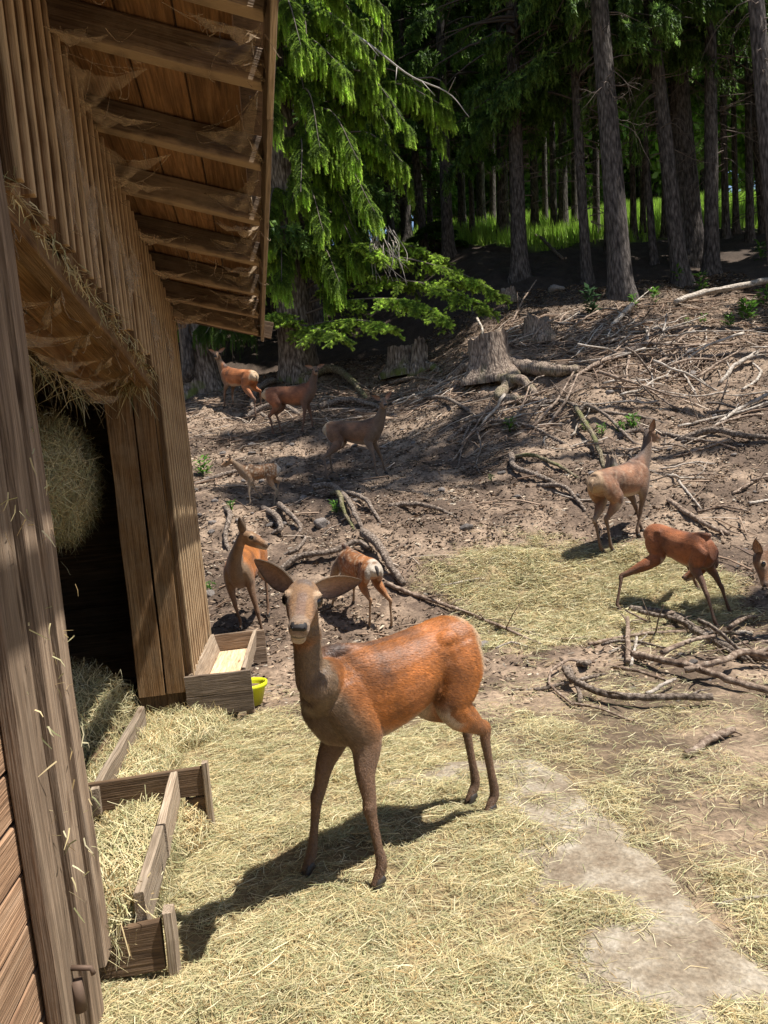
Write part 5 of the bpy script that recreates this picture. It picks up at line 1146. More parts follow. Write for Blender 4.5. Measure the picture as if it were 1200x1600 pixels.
stump((841, 530), 38, 30, 'low splintered pale stump behind the tall stump with roots', [([(860, 526, .05), (875, 530, 0)], .08, .04)], 3, .38)
stump((958, 742), 20, 24, 'small mossy snag of a stump behind the mottled young hind', [([(968, 740, .06), (985, 738, .04), (1000, 742, -.02)], .05, .025), ([(948, 742, .05), (930, 748, 0)], .05, .02)], 4, .5, MBarkMoss)
stump((655, 580), 24, 44, 'narrow mossy half of a split stump leaning against the double stump', [], 5, .2, MBarkMoss, (.12, 0))
stump((795, 468), 22, 16, 'tiny grey rotten stump in the shade at the edge of the wood', [], 6, .3)

# ------------------------------------------------------------------ surface roots
MRoot = barkmat('dry_root', (.08, .06, .045), (.23, .175, .135), (.42, .345, .28), 0, (14, 14, 14))
MRootMoss = barkmat('mossy_root', (.08, .06, .04), (.22, .18, .11), (.38, .32, .22), .5, (14, 14, 14))
MStick = barkmat('dead_branch_wood', (.15, .10, .072), (.31, .225, .165), (.47, .37, .285), 0, (10, 10, 10))
MStickPale = barkmat('bleached_branch_wood', (.28, .23, .18), (.46, .39, .32), (.60, .53, .46), 0, (8, 8, 8))
def lay(name, pl, r0, r1, lab, cat, mat, group=None, sides=8, lift=None, twigs=0, seed=0, n=None):
    """a root, branch or log laid over the ground through photograph pixels (u, v[, extra height])"""
    rs = np.random.default_rng(seed+int(pl[0][0])); o = gp(*pl[0][:2]); r0 *= .72; r1 *= .72
    pts = np.array([relp(gp(q[0], q[1]), o)+np.array([0, 0, (q[2] if len(q) > 2 else r0*.7)]) for q in pl])
    n = n or max(8, len(pts)*5); c = catmull(pts, n)
    if cat in ('branch', 'log'):
        tt_ = np.linspace(0, len(pts)-1, n); c = .3*c+.7*np.stack([np.interp(tt_, range(len(pts)), pts[:, k]) for k in range(3)], 1)
        for q_ in range(2, n-2, 3): c[q_:] += rs.normal(size=3)*r0*.35*np.array([1, 1, .3])
    L_ = np.linalg.norm(np.diff(c, axis=0), axis=1).sum()
    c += rs.normal(size=c.shape)*r0*.10; rr = np.linspace(r0, r1, n)*(1+rs.uniform(-.06, .06, n))
    V, F = tube_np(c, rr, sides, jit=.08, rs=rs); mb = MB(); mb.add(V, F)
    root = mobj(name, mb.mesh(name, mat), None, o)
    tag(root, lab, cat, group)
    if twigs:
        m2 = MB()
        for k in range(twigs):
            i = rs.integers(n//4, n-1); d = c[min(i+1, n-1)]-c[i-1]; d /= np.linalg.norm(d)+1e-6; s_ = rs.normal(size=3); s_[2] = abs(s_[2])*.6; s_ /= np.linalg.norm(s_); q = d*.7+s_*.7; ln = L_*rs.uniform(.08, .25)
            V, F = tube_np([c[i], c[i]+q*ln*.5, c[i]+q*ln+np.array([0, 0, -.03])], [rr[i]*.45, rr[i]*.33, rr[i]*.15], 5); m2.add(V, F)
        tag(mobj('side_twigs', m2.mesh('side_twigs', mat), root), kind='stuff')
    return root
ROOTS = [
 ([(490, 772, .10), (520, 775, .16), (545, 795, .12), (560, 820, .05), (570, 838, -.02)], .065, .03, 'pale gnarled root arching out of the soil in the middle of the slope'),
 ([(540, 780, .10), (570, 792, .12), (590, 812, .04), (598, 820, -.02)], .05, .02, 'forked end of the gnarled root running down toward the calf'),
 ([(520, 772, .02), (532, 790, .16), (540, 812, .10), (566, 848, .0)], .05, .03, 'mossy root branch dropping steeply from the arching root'),
 ([(608, 792, .0), (640, 798, .09), (680, 803, .08), (718, 810, -.01)], .05, .03, 'dark flat root lying across bare soil right of the arching root'),
 ([(432, 895, .0), (470, 882, .09), (520, 876, .11), (560, 862, .12), (580, 868, .08)], .05, .035, 'long thin root rising from the soil left of the calf'),
 ([(570, 845, .10), (590, 870, .17), (610, 900, .14), (632, 918, .03)], .075, .05, 'thick bark-covered root curving down behind the calf'),
 ([(440, 868, -.01), (465, 862, .04), (478, 846, .05), (470, 838, .0)], .035, .02, 'small curling root beside the head of the hind by the trough'),
 ([(410, 795, .0), (430, 815, .10), (440, 835, .10), (425, 835, .0)], .06, .04, 'short thick knobbly root above the hind beside the trough'),
 ([(437, 795, .06), (450, 815, .14), (470, 830, .07), (465, 838, 0)], .055, .03, 'branched root knot catching the sun above the head of the hind by the trough'),
 ([(350, 790, .0), (360, 815, .08), (352, 845, .05), (360, 860, -.02)], .05, .035, 'upright knuckled root close to the barn wall below the fawn'),
 ([(300, 760, 0), (340, 750, .06), (390, 740, .07), (430, 745, 0)], .05, .03, 'shaded root below the feet of the spotted fawn'),
 ([(470, 600, .12), (520, 590, .22), (550, 605, .18), (575, 625, .0)], .16, .07, 'mossy buttress root of the big spruce running right into the sun'),
 ([(430, 600, .10), (405, 615, .14), (395, 640, .08), (420, 655, .0)], .10, .06, 'pale thick root bending behind the leftmost hind'),
 ([(500, 640, .05), (540, 634, .14), (580, 640, .12), (620, 652, .0)], .09, .05, 'bark-covered root behind the greyish hind'),
 ([(385, 652, .0), (410, 645, .10), (440, 640, .10), (470, 648, 0)], .10, .08, 'short grey log-like root behind the feet of the dark hind'),
 ([(610, 602, .05), (650, 598, .12), (690, 603, .08), (720, 612, 0)], .055, .03, 'root stretching from the double stump toward the tall stump'),
 ([(650, 625, .0), (690, 630, .12), (725, 640, .05), (745, 652, 0)], .06, .03, 'shallow root with a dark hollow beneath, left of the tall stump'),
 ([(830, 650, .0), (850, 640, .12), (880, 636, .10), (920, 645, .06), (1000, 655, .04), (1040, 662, 0)], .055, .03, 'long wavy root across the slope below the tall stump'),
 ([(700, 690, .0), (740, 672, .14), (780, 668, .12), (830, 672, .06), (870, 690, .03), (925, 715, 0)], .05, .03, 'long pale root looping over the bare hollow in the centre right'),
 ([(735, 675, .12), (728, 695, .16), (720, 720, .08), (712, 745, 0)], .03, .012, 'thin root hanging down at the left end of the looping root'),
 ([(745, 680, .12), (752, 705, .10), (745, 730, .03), (760, 752, 0)], .025, .010, 'thin crooked root left of centre of the looping root tangle'),
 ([(900, 650, .15), (915, 680, .22), (935, 710, .12), (945, 735, .02)], .055, .04, 'stout bleached root running down through the leafy green plants'),
 ([(905, 658, .15), (920, 652, .2), (950, 662, .12), (985, 690, .03), (1010, 700, 0)], .045, .025, 'bleached root slanting right under the leafy green plants'),
 ([(800, 715, .0), (830, 722, .11), (870, 735, .08), (905, 748, 0)], .045, .025, 'low root with moss at its end below the looping root'),
 ([(800, 715, .05), (805, 740, .10), (840, 752, .08), (880, 762, .0)], .06, .04, 'broken root stub beside a dark hole below the looping root'),
 ([(840, 760, .0), (880, 770, .09), (905, 790, .05), (915, 800, 0)], .045, .03, 'dark short root at the top edge of the hay patch'),
 ([(1060, 690, .0), (1110, 682, .10), (1160, 690, .10), (1205, 688, .05)], .07, .05, 'dark ridge-like root running to the right edge of the picture'),
 ([(960, 680, .0), (1010, 676, .05), (1060, 688, .05), (1110, 690, 0)], .05, .04, 'dark root continuing left of the ridge-like root'),
 ([(1050, 745, .0), (1000, 735, .04), (985, 720, .10), (1000, 705, .05)], .04, .02, 'bleached forked root behind the neck of the mottled young hind')]
for i, (pl, r0, r1, lab) in enumerate(ROOTS): lay('tree_root', pl, r0*1.15, r1, lab, 'root', MRootMoss if i in (2, 11, 21, 23) else MRoot, 'tree roots breaking out of the slope', 9, seed=i)

# ------------------------------------------------------------------ the branches one can tell apart
BR = [
 ('log', [(1056, 480, .12), (1100, 468, .14), (1150, 460, .16), (1212, 447, .18)], .10, .11, 'long bleached log lying in the half shade at the right edge of the wood', MStickPale, 2),
 ('log', [(948, 524, .06), (965, 508, .14), (985, 490, .16)], .085, .08, 'short pale log pointing uphill just below the stout leaning spruce', MStickPale, 1),
 ('branch', [(985, 490, .15), (1000, 476, .15), (1018, 462, .2)], .03, .012, 'thin bleached stick prolonging the short pale log uphill', MStickPale, 0),
 ('log', [(898, 592, .03), (930, 578, .10), (975, 562, .12), (1026, 543, .14)], .045, .10, 'pale pinkish log, thicker at its upper right end, in the brushwood', MStick, 2),
 ('branch', [(1012, 520, .12), (1014, 540, .10), (1040, 560, .08), (1072, 580, .04)], .05, .035, 'bleached bent branch hooked over the pale pinkish log', MStickPale, 0),
 ('branch', [(800, 508, .05), (818, 490, .3), (842, 468, .5)], .035, .02, 'straight stick propped upright against the low splintered stump', MStick, 0),
 ('log', [(820, 362, .1), (850, 385, .25), (880, 408, .1)], .09, .07, 'dead pole leaning in the dark between the leftmost spruces', MRoot, 0),
 ('branch', [(1062, 575, .06), (1120, 562, .08), (1205, 556, .08)], .045, .05, 'long reddish branch reaching the right edge below the shadow band', MStick, 2),
 ('branch', [(1125, 604, .06), (1150, 582, .14), (1180, 565, .16)], .05, .06, 'thick pale stick slanting upward near the right edge of the brushwood', MStickPale, 1),
 ('branch', [(1160, 612, .03), (1185, 600, .06), (1196, 585, .06), (1180, 572, .06)], .04, .03, 'hook-shaped bleached branch at the right edge of the brushwood', MStickPale, 0),
 ('branch', [(1115, 672, .04), (1150, 650, .08), (1200, 626, .10)], .04, .045, 'pale branch slanting to the right edge above the dark ridge root', MStickPale, 2),
 ('branch', [(1060, 670, .04), (1110, 662, .08), (1160, 650, .08), (1205, 632, .06)], .03, .03, 'slender pale branch parallel to and left of the slanting one at the right edge', MStickPale, 1),
 ('branch', [(940, 608, .04), (1010, 612, .06), (1050, 640, .06), (1090, 655, .03)], .03, .02, 'long reddish branch bending down through the twig pile', MStick, 3),
 ('branch', [(690, 918, .02), (730, 912, .03), (770, 903, .02)], .018, .014, 'thin pale stick lying at the left tip of the hay patch', MStickPale, 1),
 ('branch', [(603, 918, .05), (660, 940, .05), (740, 968, .05), (850, 1012, .03)], .038, .018, 'long straight branch running downhill from the calf past the foreground hind', MStick, 4),
 ('branch', [(775, 985, .03), (810, 990, .04), (850, 1000, .03)], .02, .014, 'short twiggy stick against the end of the long straight branch', MRoot, 3),
 ('branch', [(775, 1018, .03), (800, 1012, .05), (825, 1014, .02)], .014, .01, 'small curved bleached twig right of the rump of the foreground hind', MStickPale, 0),
 ('branch', [(1045, 785, .03), (1070, 805, .05), (1110, 830, .06), (1140, 842, .05)], .045, .04, 'straight brown branch beginning under the neck of the mottled young hind', MStick, 1),
 ('branch', [(1050, 745, .05), (1070, 770, .05), (1096, 800, .03)], .026, .018, 'thin straight pale stick crossing above the walking hind', MStickPale, 0),
 ('branch', [(1090, 802, .02), (1130, 797, .05), (1170, 802, .03)], .022, .016, 'slightly bowed stick uphill of the walking hind', MStick, 1),
 ('branch', [(1145, 775, .03), (1165, 765, .05), (1186, 754, .05)], .026, .024, 'short straight stick alone on the bare slope near the right edge', MStick, 0),
 ('branch', [(1170, 790, .03), (1205, 784, .03)], .03, .028, 'cut pale stick ending at the right edge above the hind head', MStickPale, 0),
 ('log', [(988, 958, .04), (1040, 972, .08), (1090, 1000, .07), (1150, 1028, .05), (1195, 1040, .04)], .052, .040, 'thick brown branch from beneath the walking hind to the right edge', MRoot, 1),
 ('branch', [(1000, 972, .10), (1060, 985, .10), (1110, 1010, .06), (1160, 1036, .03)], .030, .022, 'brown branch lying just below and parallel to the thick one under the walking hind', MRoot, 2),
 ('branch', [(920, 1012, .03), (960, 1005, .04), (1010, 998, .05), (1074, 994, .04)], .020, .024, 'long thin reddish branch lying level above the pile in front of the hay patch', MStick, 1),
 ('branch', [(982, 1040, .03), (984, 1010, .09), (983, 983, .10)], .032, .024, 'short stub of branch standing nearly upright in front of the hay patch', MStick, 0),
 ('branch', [(987, 1046, .03), (996, 1010, .08)], .018, .016, 'thin stick leaning beside the upright stub of branch', MStickPale, 0),
 ('branch', [(990, 1032, .05), (1040, 1050, .10), (1090, 1062, .10), (1150, 1078, .07), (1210, 1090, .05)], .040, .032, 'long smooth brown branch sweeping through the middle of the near pile', MStick, 1),
 ('branch', [(1070, 1065, .08), (1120, 1060, .12), (1160, 1045, .12), (1210, 1044, .08)], .032, .034, 'curved brown branch crossing over the long smooth one at the right', MStick, 0),
 ('branch', [(1035, 1040, .10), (1080, 1025, .12), (1120, 1012, .10)], .030, .020, 'straight stick slanting uphill in the near pile', MStick, 1),
 ('log', [(884, 1066, .10), (905, 1084, .07), (950, 1102, .06), (1010, 1108, .06), (1115, 1108, .06)], .036, .034, 'thick bent branch with a sawn upturned end at the lower edge of the near pile', MRoot, 1),
 ('branch', [(908, 1104, .02), (900, 1080, .08), (890, 1062, .10)], .024, .020, 'short stub crossing the upturned end of the thick bent branch', MRoot, 0),
 ('branch', [(835, 1082, .02), (880, 1078, .04), (930, 1066, .05), (945, 1060, .04)], .022, .016, 'thin dark stick poking left from under the thick bent branch', MRoot, 0),
 ('branch', [(930, 1040, .03), (890, 1042, .06), (862, 1060, .06), (862, 1078, .04), (900, 1105, .02)], .018, .012, 'hooped twig curling round at the left of the near pile', MStick, 1),
 ('branch', [(895, 1104, .02), (940, 1115, .03), (1000, 1134, .01)], .014, .009, 'thin twig trailing below the thick bent branch', MStick, 1),
 ('branch', [(960, 1050, .04), (1000, 1062, .06), (1040, 1072, .04)], .020, .014, 'reddish twig inside the near pile behind the thick bent branch', MStick, 2),
 ('branch', [(1010, 1094, .04), (1040, 1084, .07), (1056, 1075, .06)], .020, .014, 'short slanting stick resting on the thick bent branch', MStickPale, 0),
 ('branch', [(1072, 1188, .03), (1110, 1168, .04), (1146, 1150, .04)], .030, .030, 'short straight piece of branch alone on the mud at the lower right', MStick, 0),
 ('branch', [(1120, 1418, .01), (1160, 1414, .02), (1205, 1408, .02)], .008, .007, 'single pale reed-like stalk at the right edge of the apron', MStickPale, 0),
 ('branch', [(925, 1000, .03), (880, 1006, .04), (850, 1000, .02)], .012, .008, 'fine twig at the lower edge of the hay patch', MStick, 1),
 ('branch', [(905, 1042, .03), (920, 1050, .06), (932, 1045, .05)], .035, .028, 'stubby knotty chunk of branch left of the near pile', MRoot, 2)]
for i, (nm, pl, r0, r1, lab, mt, tw) in enumerate(BR):
    lay('fallen_'+nm, pl, r0, r1, lab, nm, mt, 'fallen branches and logs on the slope', 8, twigs=tw+1+i % 3, seed=40+i)

# ------------------------------------------------------------------ the brushwood: many sticks alike
rs = np.random.default_rng(21)
SV = []
for k in range(16):
    n = 9; L_ = 1.0; c = [np.zeros(3)]; d = np.array([1., 0, 0]); kink = .10+.18*(k % 4)/3
    for i in range(n): d = d+rs.normal(size=3)*np.array([.04, kink, kink*.35]); d /= np.linalg.norm(d); c.append(c[-1]+d/n)
    c = np.array(c); c -= c.mean(0); r0 = .011+.010*(k % 5)/4; rr = np.linspace(r0, r0*.4, n+1); V, F = tube_np(c, rr, 6, jit=.1, rs=rs); mb = MB(); mb.add(V, F)
    for q in range(k % 5):
        i = rs.integers(2, n-1); s_ = rs.normal(size=3); s_[2] *= .3; s_[0] = abs(s_[0])+.4; s_ /= np.linalg.norm(s_); V, F = tube_np([c[i], c[i]+s_*.12, c[i]+s_*.24+rs.normal(size=3)*.03], [rr[i]*.6, rr[i]*.45, rr[i]*.2], 5); mb.add(V, F)
    SV.append(mb.mesh('stick', (MStick, MStick, MStickPale, MRoot)[k % 4] if k % 7 else MStickPale))
def put_stick(x, y, L_, yaw, k, lift, thick=1.0):
    e = Vector((math.cos(yaw), math.sin(yaw), 0)); za, zb = Gz(x-e.x*L_*.5, y-e.y*L_*.5), Gz(x+e.x*L_*.5, y+e.y*L_*.5)
    o = bpy.data.objects.new('stick', SV[k]); C.objects.link(o); o.location = (x, y, max((za+zb)/2, Gz(x, y))+lift)
    o.rotation_euler = (rs.uniform(0, 6.28), -math.atan2(zb-za, L_)+rs.uniform(-.06, .06), yaw); o.scale = (L_, L_*thick, L_*thick); return o
areas = [((1.6, 8.5), (13.2, 17.8), 150, (.5, 2.0), 'thin dead stick among the brushwood heaped on the sunny slope', 'brushwood sticks on the sunny slope'),
         ((-1.2, 2.2), (15.8, 18.2), 30, (.5, 1.5), 'thin dead stick lying between the cut stumps below the wood', 'dead sticks between the stumps'),
         ((2.2, 6.8), (10.0, 13.4), 45, (.35, 1.3), 'thin dead stick scattered above the right-hand hinds', 'scattered sticks above the right-hand hinds'),
         ((1.6, 4.0), (5.6, 7.0), 30, (.2, .8), 'small twig in the near pile of branches before the hay patch', 'twigs of the near branch pile')]
for (xr, yr, cnt, lr, lab, grp) in areas:
    made = 0
    while made < cnt:
        x, y = rs.uniform(*xr), rs.uniform(*yr)
        if cnt == 150 and fbm(np.array([x*.8]), np.array([y*.8]), 2, 61)[0] < .47+.1*(x < 2.5): continue
        yaw = rs.normal()*.38+(.25 if cnt == 150 else 0)+(math.pi if rs.random() < .5 else 0)
        if rs.random() < .22: yaw += rs.uniform(.5, 1.4)
        L_ = rs.uniform(*lr); o = put_stick(x, y, L_, yaw, rs.integers(0, 16), rs.uniform(.01, .16 if cnt == 150 else .05), min(2.2, .75/L_+.45))
        tag(o, lab, 'stick', grp); made += 1
# finer twigs nobody could count
n = 7000; x = rs.uniform(-5, 9.5, n); y = rs.uniform(7, 18.5, n)
den = .05+.88*sstep(.4, .6, fbm(x*.8, y*.8, 3, 61))*sstep(.5, 2.5, x)*sstep(12, 13.5, y)+.5*sstep(15, 16, y)
k = (rs.uniform(0, 1, n) < den) & (hay_mask(x, y) < .4); x, y = x[k], y[k]; n = len(x)
L_ = rs.uniform(.12, .7, n)*(.5+y/22); yaw = rs.normal(size=n)*.7+rs.choice([0, math.pi], n); w_ = rs.uniform(.004, .011, n)*(1+y*.03); P = np.stack([x, y, G(x, y)+rs.uniform(.005, .07, n)], 1)
D = np.stack([np.cos(yaw), np.sin(yaw), np.zeros(n)], 1); P1 = P+D*L_[:, None]*.5; P0 = P-D*L_[:, None]*.5; P1[:, 2] = G(P1[:, 0], P1[:, 1])+rs.uniform(.0, .08, n); P0[:, 2] = G(P0[:, 0], P0[:, 1])+rs.uniform(.0, .08, n)
M_ = (P0+P1)/2+np.stack([rs.normal(size=n)*.08*L_, rs.normal(size=n)*.08*L_, rs.uniform(0, .03, n)], 1)
S_ = np.stack([-D[:, 1], D[:, 0], 0*yaw], 1)*w_[:, None]; U_ = np.array([0, 0, 1.])[None]*w_[:, None]
rings = [np.stack([p+S_*a, p-S_*.6*a+U_*.9*a, p-S_*.4*a-U_*.9*a], 1) for p, a in ((P0, 1), (M_, .85), (P1, .45))]
V = np.concatenate(rings, 1).reshape(-1, 3); i0 = (np.arange(n)*9)[:, None]; Fq = []
for a in (0, 3):
    for j in range(3): Fq.append(i0+np.array([[a+j, a+(j+1) % 3, a+3+(j+1) % 3, a+3+j]]))
pal = np.array([(.34, .24, .17), (.24, .16, .11), (.46, .37, .29), (.16, .11, .08)]); cc = np.repeat(pal[rs.choice(4, n, p=[.38, .27, .2, .15])]*rs.uniform(.8, 1.2, (n, 1)), 9, 0)
tag(mobj('fine_twigs', npmesh('fine_twigs', V, np.concatenate(Fq, 1).reshape(-1, 4), MLit, cc)), 'countless fine broken twigs littering the slope', 'twigs', kind='stuff')

# ------------------------------------------------------------------ stones and clods
m, nt, b = newmat('field_stone'); L = nt.links
tc = N(nt, 'ShaderNodeTexCoord'); oi = N(nt, 'ShaderNodeObjectInfo'); n1 = N(nt, 'ShaderNodeTexNoise', Scale=9., Detail=7.0, Roughness=.7); L.new(tc.outputs['Object'], n1.inputs['Vector'])
r = ramp(nt, [(.34, (.12, .095, .08)), (.6, (.27, .235, .21)), (.75, (.38, .35, .32))]); L.new(n1.outputs[0], r.inputs[0]); mr = N(nt, 'ShaderNodeMapRange'); L.new(oi.outputs['Random'], mr.inputs[0]); mr.inputs[3].default_value = .6; mr.inputs[4].default_value = 1.3
hs = N(nt, 'ShaderNodeHueSaturation'); L.new(r.outputs[0], hs.inputs['Color']); L.new(mr.outputs[0], hs.inputs['Value']); L.new(hs.outputs[0], b.inputs['Base Color']); b.inputs['Roughness'].default_value = .9; bump(nt, n1.outputs[0], .9, .02, b); MStone = m
SM = []
for k in range(6):
    bm = bmesh.new(); bmesh.ops.create_icosphere(bm, subdivisions=3, radius=1); rr = np.random.default_rng(70+k); q = rr.normal(size=(7, 3)); q /= np.linalg.norm(q, axis=1)[:, None]; dcut = rr.uniform(.55, .85, 7)
    for v in bm.verts:
        p = np.array(v.co)
        for a, d in zip(q, dcut):
            e = p@a-d
            if e > 0: p = p-a*e*.85
        p = p*(1+.07*math.sin(p[0]*7+k)+.05*math.sin(p[1]*11)); v.co = (p[0], p[1]*.8, p[2]*.55)
    me = bpy.data.meshes.new('stone'); bm.to_mesh(me); bm.free(); me.materials.append(MStone); me.polygons.foreach_set('use_smooth', np.ones(len(me.polygons), bool)); SM.append(me)
def stone(u, v, px, lab, grp=None, k=0):
    p = gp(u, v); d = (p-Vector((0, 0, EYE))).dot(_f); o = bpy.data.objects.new('stone', SM[k % 6]); C.objects.link(o); s_ = .5*px/F_PX*d; o.scale = (s_, s_, s_*random.uniform(.8, 1.3)); o.location = p+Vector((0, 0, s_*.15)); o.rotation_euler = (random.uniform(-.3, .3), random.uniform(-.3, .3), random.uniform(0, 6.28)); return tag(o, lab, 'stone', grp)
stone(728, 826, 24, 'rounded grey stone alone on the bare soil left of the hay patch', None, 0)
stone(502, 822, 30, 'broad stone under the gnarled arching root', None, 1)
stone(752, 1012, 26, 'stone just behind the rump of the foreground hind', None, 2)
stone(1078, 552, 26, 'flat grey stone in the shadow band among the brushwood', None, 3)
stone(1078, 588, 24, 'pointed grey stone below the reddish branch in the brushwood', None, 4)
stone(870, 455, 30, 'mossy boulder on the shaded floor between two spruces', None, 5)
stone(1082, 1037, 18, 'pale rounded stone within the near pile of branches', None, 1)
stone(1163, 998, 22, 'rounded pale stone to the right of the walking hind', None, 0)
stone(328, 930, 22, 'dark stone at the foot of the barn wall beyond the trough', None, 2)
stone(600, 700, 12, 'small white stone below the greyish hind', None, 3)
for i in range(90):
    if i < 40: u, v = rs.uniform(290, 560), rs.uniform(680, 850)
    elif i < 60: u, v = rs.uniform(560, 1000), rs.uniform(600, 780)
    elif i < 78: u, v = rs.uniform(840, 1190), rs.uniform(1000, 1110)
    else: u, v = rs.uniform(1000, 1190), rs.uniform(650, 900)
    stone(u, v, rs.uniform(6, 17), 'small earth-stained stone half sunk in the trampled soil', 'small stones in the trampled soil', i)

# ------------------------------------------------------------------ plants
def plant(u, v, hpx, n, seed, upright=False, c0=(.06, .15, .02), c1=(.16, .33, .05)):
    rs = np.random.default_rng(seed); p = gp(u, v); d = (p-Vector((0, 0, EYE))).dot(_f); h = hpx/F_PX*d; V = []; F = []; K = []
    for i in range(n):
        az = rs.uniform(0, 6.28); hh = rs.uniform(.1, 1)*h; rad = (.10 if upright else .5)*h*rs.uniform(.3, 1); b0 = np.array([rad*math.cos(az)*.5, rad*math.sin(az)*.5, hh*.9]); dr = np.array([math.cos(az), math.sin(az), rs.uniform(-.1, .9)]); ln = h*rs.uniform(.22, .4); sd = np.array([-dr[1], dr[0], 0])*ln*.22; up = np.array([0, 0, ln*.12])
        k = len(V); V += [b0, b0+dr*ln*.5+sd+up, b0+dr*ln, b0+dr*ln*.5-sd+up]; F.append((k, k+1, k+2, k+3)); c = np.array(c0)+(np.array(c1)-np.array(c0))*rs.uniform(); K += [c]*4
    t = empty('plant', p, '', 'plant'); mobj('leaves', npmesh('leaves', V, F, MLeaf, K), t)
    m2 = MB()
    for i in range(3 if not upright else 1):
        a = rs.uniform(0, 6.28); Vt, Ft = tube_np([(0, 0, -.02), (h*.1*math.cos(a), h*.1*math.sin(a), h*.5), (h*.15*math.cos(a), h*.15*math.sin(a), h)], [.006, .005, .003], 4); m2.add(Vt, Ft, c0)
    mobj('stem', m2.mesh('stem', MLeaf), t); return t
PL = [((990, 672), 26, 60, 'upright leafy green plant at the right end of the mossy roots', 0), ((970, 676), 18, 70, 'low bushy green plant beside the upright one among the roots', 0), ((940, 680), 18, 60, 'low green plant in the middle of the bleached root tangle', 0), ((915, 672), 14, 50, 'green plant tucked behind the bleached root', 0),
      ((797, 675), 22, 50, 'green plant growing over the left half of the looping root', 0), ((755, 668), 14, 30, 'small light green plant left of the looping root', 0), ((768, 752), 12, 24, 'tiny green sprig on the bare soil below the looping root', 0), ((526, 802), 22, 34, 'green plant under the gnarled arching root', 0), ((318, 745), 34, 46, 'leafy green plant in the shade close to the barn wall', 0),
      ((362, 800), 18, 30, 'small shaded green plant below the fawn', 0), ((330, 925), 18, 30, 'yellowish green tuft at the barn wall beyond the trough', 0), ((1060, 445), 30, 26, 'tall thin weed before the second leaning spruce', 1), ((1096, 458), 34, 30, 'tall seeding weed before the straight slender spruce', 1), ((1024, 476), 28, 26, 'thin upright weed just left of the bleached log', 1), ((990, 482), 24, 26, 'thin weed at the foot of the stout leaning spruce', 1),
      ((925, 495), 44, 60, 'dark bluish weed clump between the slim and the stout spruce', 1), ((1168, 502), 34, 90, 'wide bright green plant clump below the bleached log', 0), ((1140, 512), 22, 60, 'small bright clump left of the wide green one', 0), ((1100, 506), 16, 34, 'little green tuft below the left end of the bleached log', 0), ((1190, 408), 30, 40, 'bright plant at the right edge before the meadow', 1), ((1196, 480), 30, 50, 'green plant at the right edge beside the bleached log', 0), ((1075, 508), 12, 24, 'very small tuft on the bare soil near the log', 0)]
for i, ((u, v), h, n, lab, up) in enumerate(PL):
    t = plant(u, v, h, n, 800+i, bool(up), *(((.03, .07, .03), (.06, .11, .05)) if i == 15 else ((.06, .15, .02), (.16, .33, .05)))); t['label'] = lab
# ------------------------------------------------------------------ hay
PALH = np.array([(.60, .50, .27), (.48, .44, .24), (.74, .66, .42), (.42, .29, .13), (.38, .38, .19), (.62, .48, .26)])
def hay_cols(n, rs=RNG, gold=0.0):
    p = np.array([.27-gold*.1, .24-gold*.12, .15, .10+gold*.2, .15-gold*.1, .09+gold*.12]); return PALH[rs.choice(6, n, p=p/p.sum())]*rs.uniform(.65, 1.2, (n, 1))
n = 900000
y = RNG.uniform(0, 1, n)**1.3*8.6+1.75; x = RNG.uniform(-1, 1, n)*(y*.56+.35)+.0*y
hm = hay_mask(x, y); cl = fbm(x*3.3, y*3.3, 3, 71); cl2 = fbm(x*9, y*9, 2, 72)
k = (RNG.uniform(0, 1, n) < hm*(.17+1.0*sstep(.34, .60, cl))*(.55+.6*cl2)) & (x > -2.4-.0*y)
# inside the barn wall only in front of the back of the doorway
x, y, cl = x[k], y[k], cl[k]; n = len(x)
pile = sstep(.45, .75, cl)*.035
P = np.stack([x, y, G(x, y)+.006+RNG.uniform(0, 1, n)**1.5*(.012+pile)+.03*sstep(.1, .45, hay_mask(x, y))*0], 1)
me = scatter_quads(P, RNG.uniform(.025, .115, n)*RNG.choice([1, 1.7], n, p=[.85, .15]), RNG.uniform(.0013, .0030, n)*(.75+y*.09), RNG.uniform(0, 6.28, n), RNG.normal(size=n)*.10, hay_cols(n), bend=RNG.normal(size=n)*.08, name='hay', mat=MHay)
tag(mobj('loose_hay', me), 'loose dry hay trodden over the ground in the foreground and round the deer', 'hay', kind='stuff')
print('hay blades', n)
n = 110000; x = RNG.uniform(.2, 3.9, n); y = RNG.uniform(6.0, 10.0, n); k = RNG.uniform(0, 1, n) < hay_mask(x, y)*(.25+.75*sstep(.35, .6, fbm(x*3, y*3, 3, 73))); x, y = x[k], y[k]; n = len(x)
P = np.stack([x, y, G(x, y)+RNG.uniform(.003, .04, n)], 1)
me = scatter_quads(P, RNG.uniform(.05, .20, n), RNG.uniform(.003, .006, n), RNG.uniform(0, 6.28, n), RNG.normal(size=n)*.2, hay_cols(n), bend=RNG.normal(size=n)*.12, name='hay', mat=MHay)
tag(mobj('scattered_hay', me), 'flat patch of scattered hay under the two right-hand hinds', 'hay', kind='stuff')
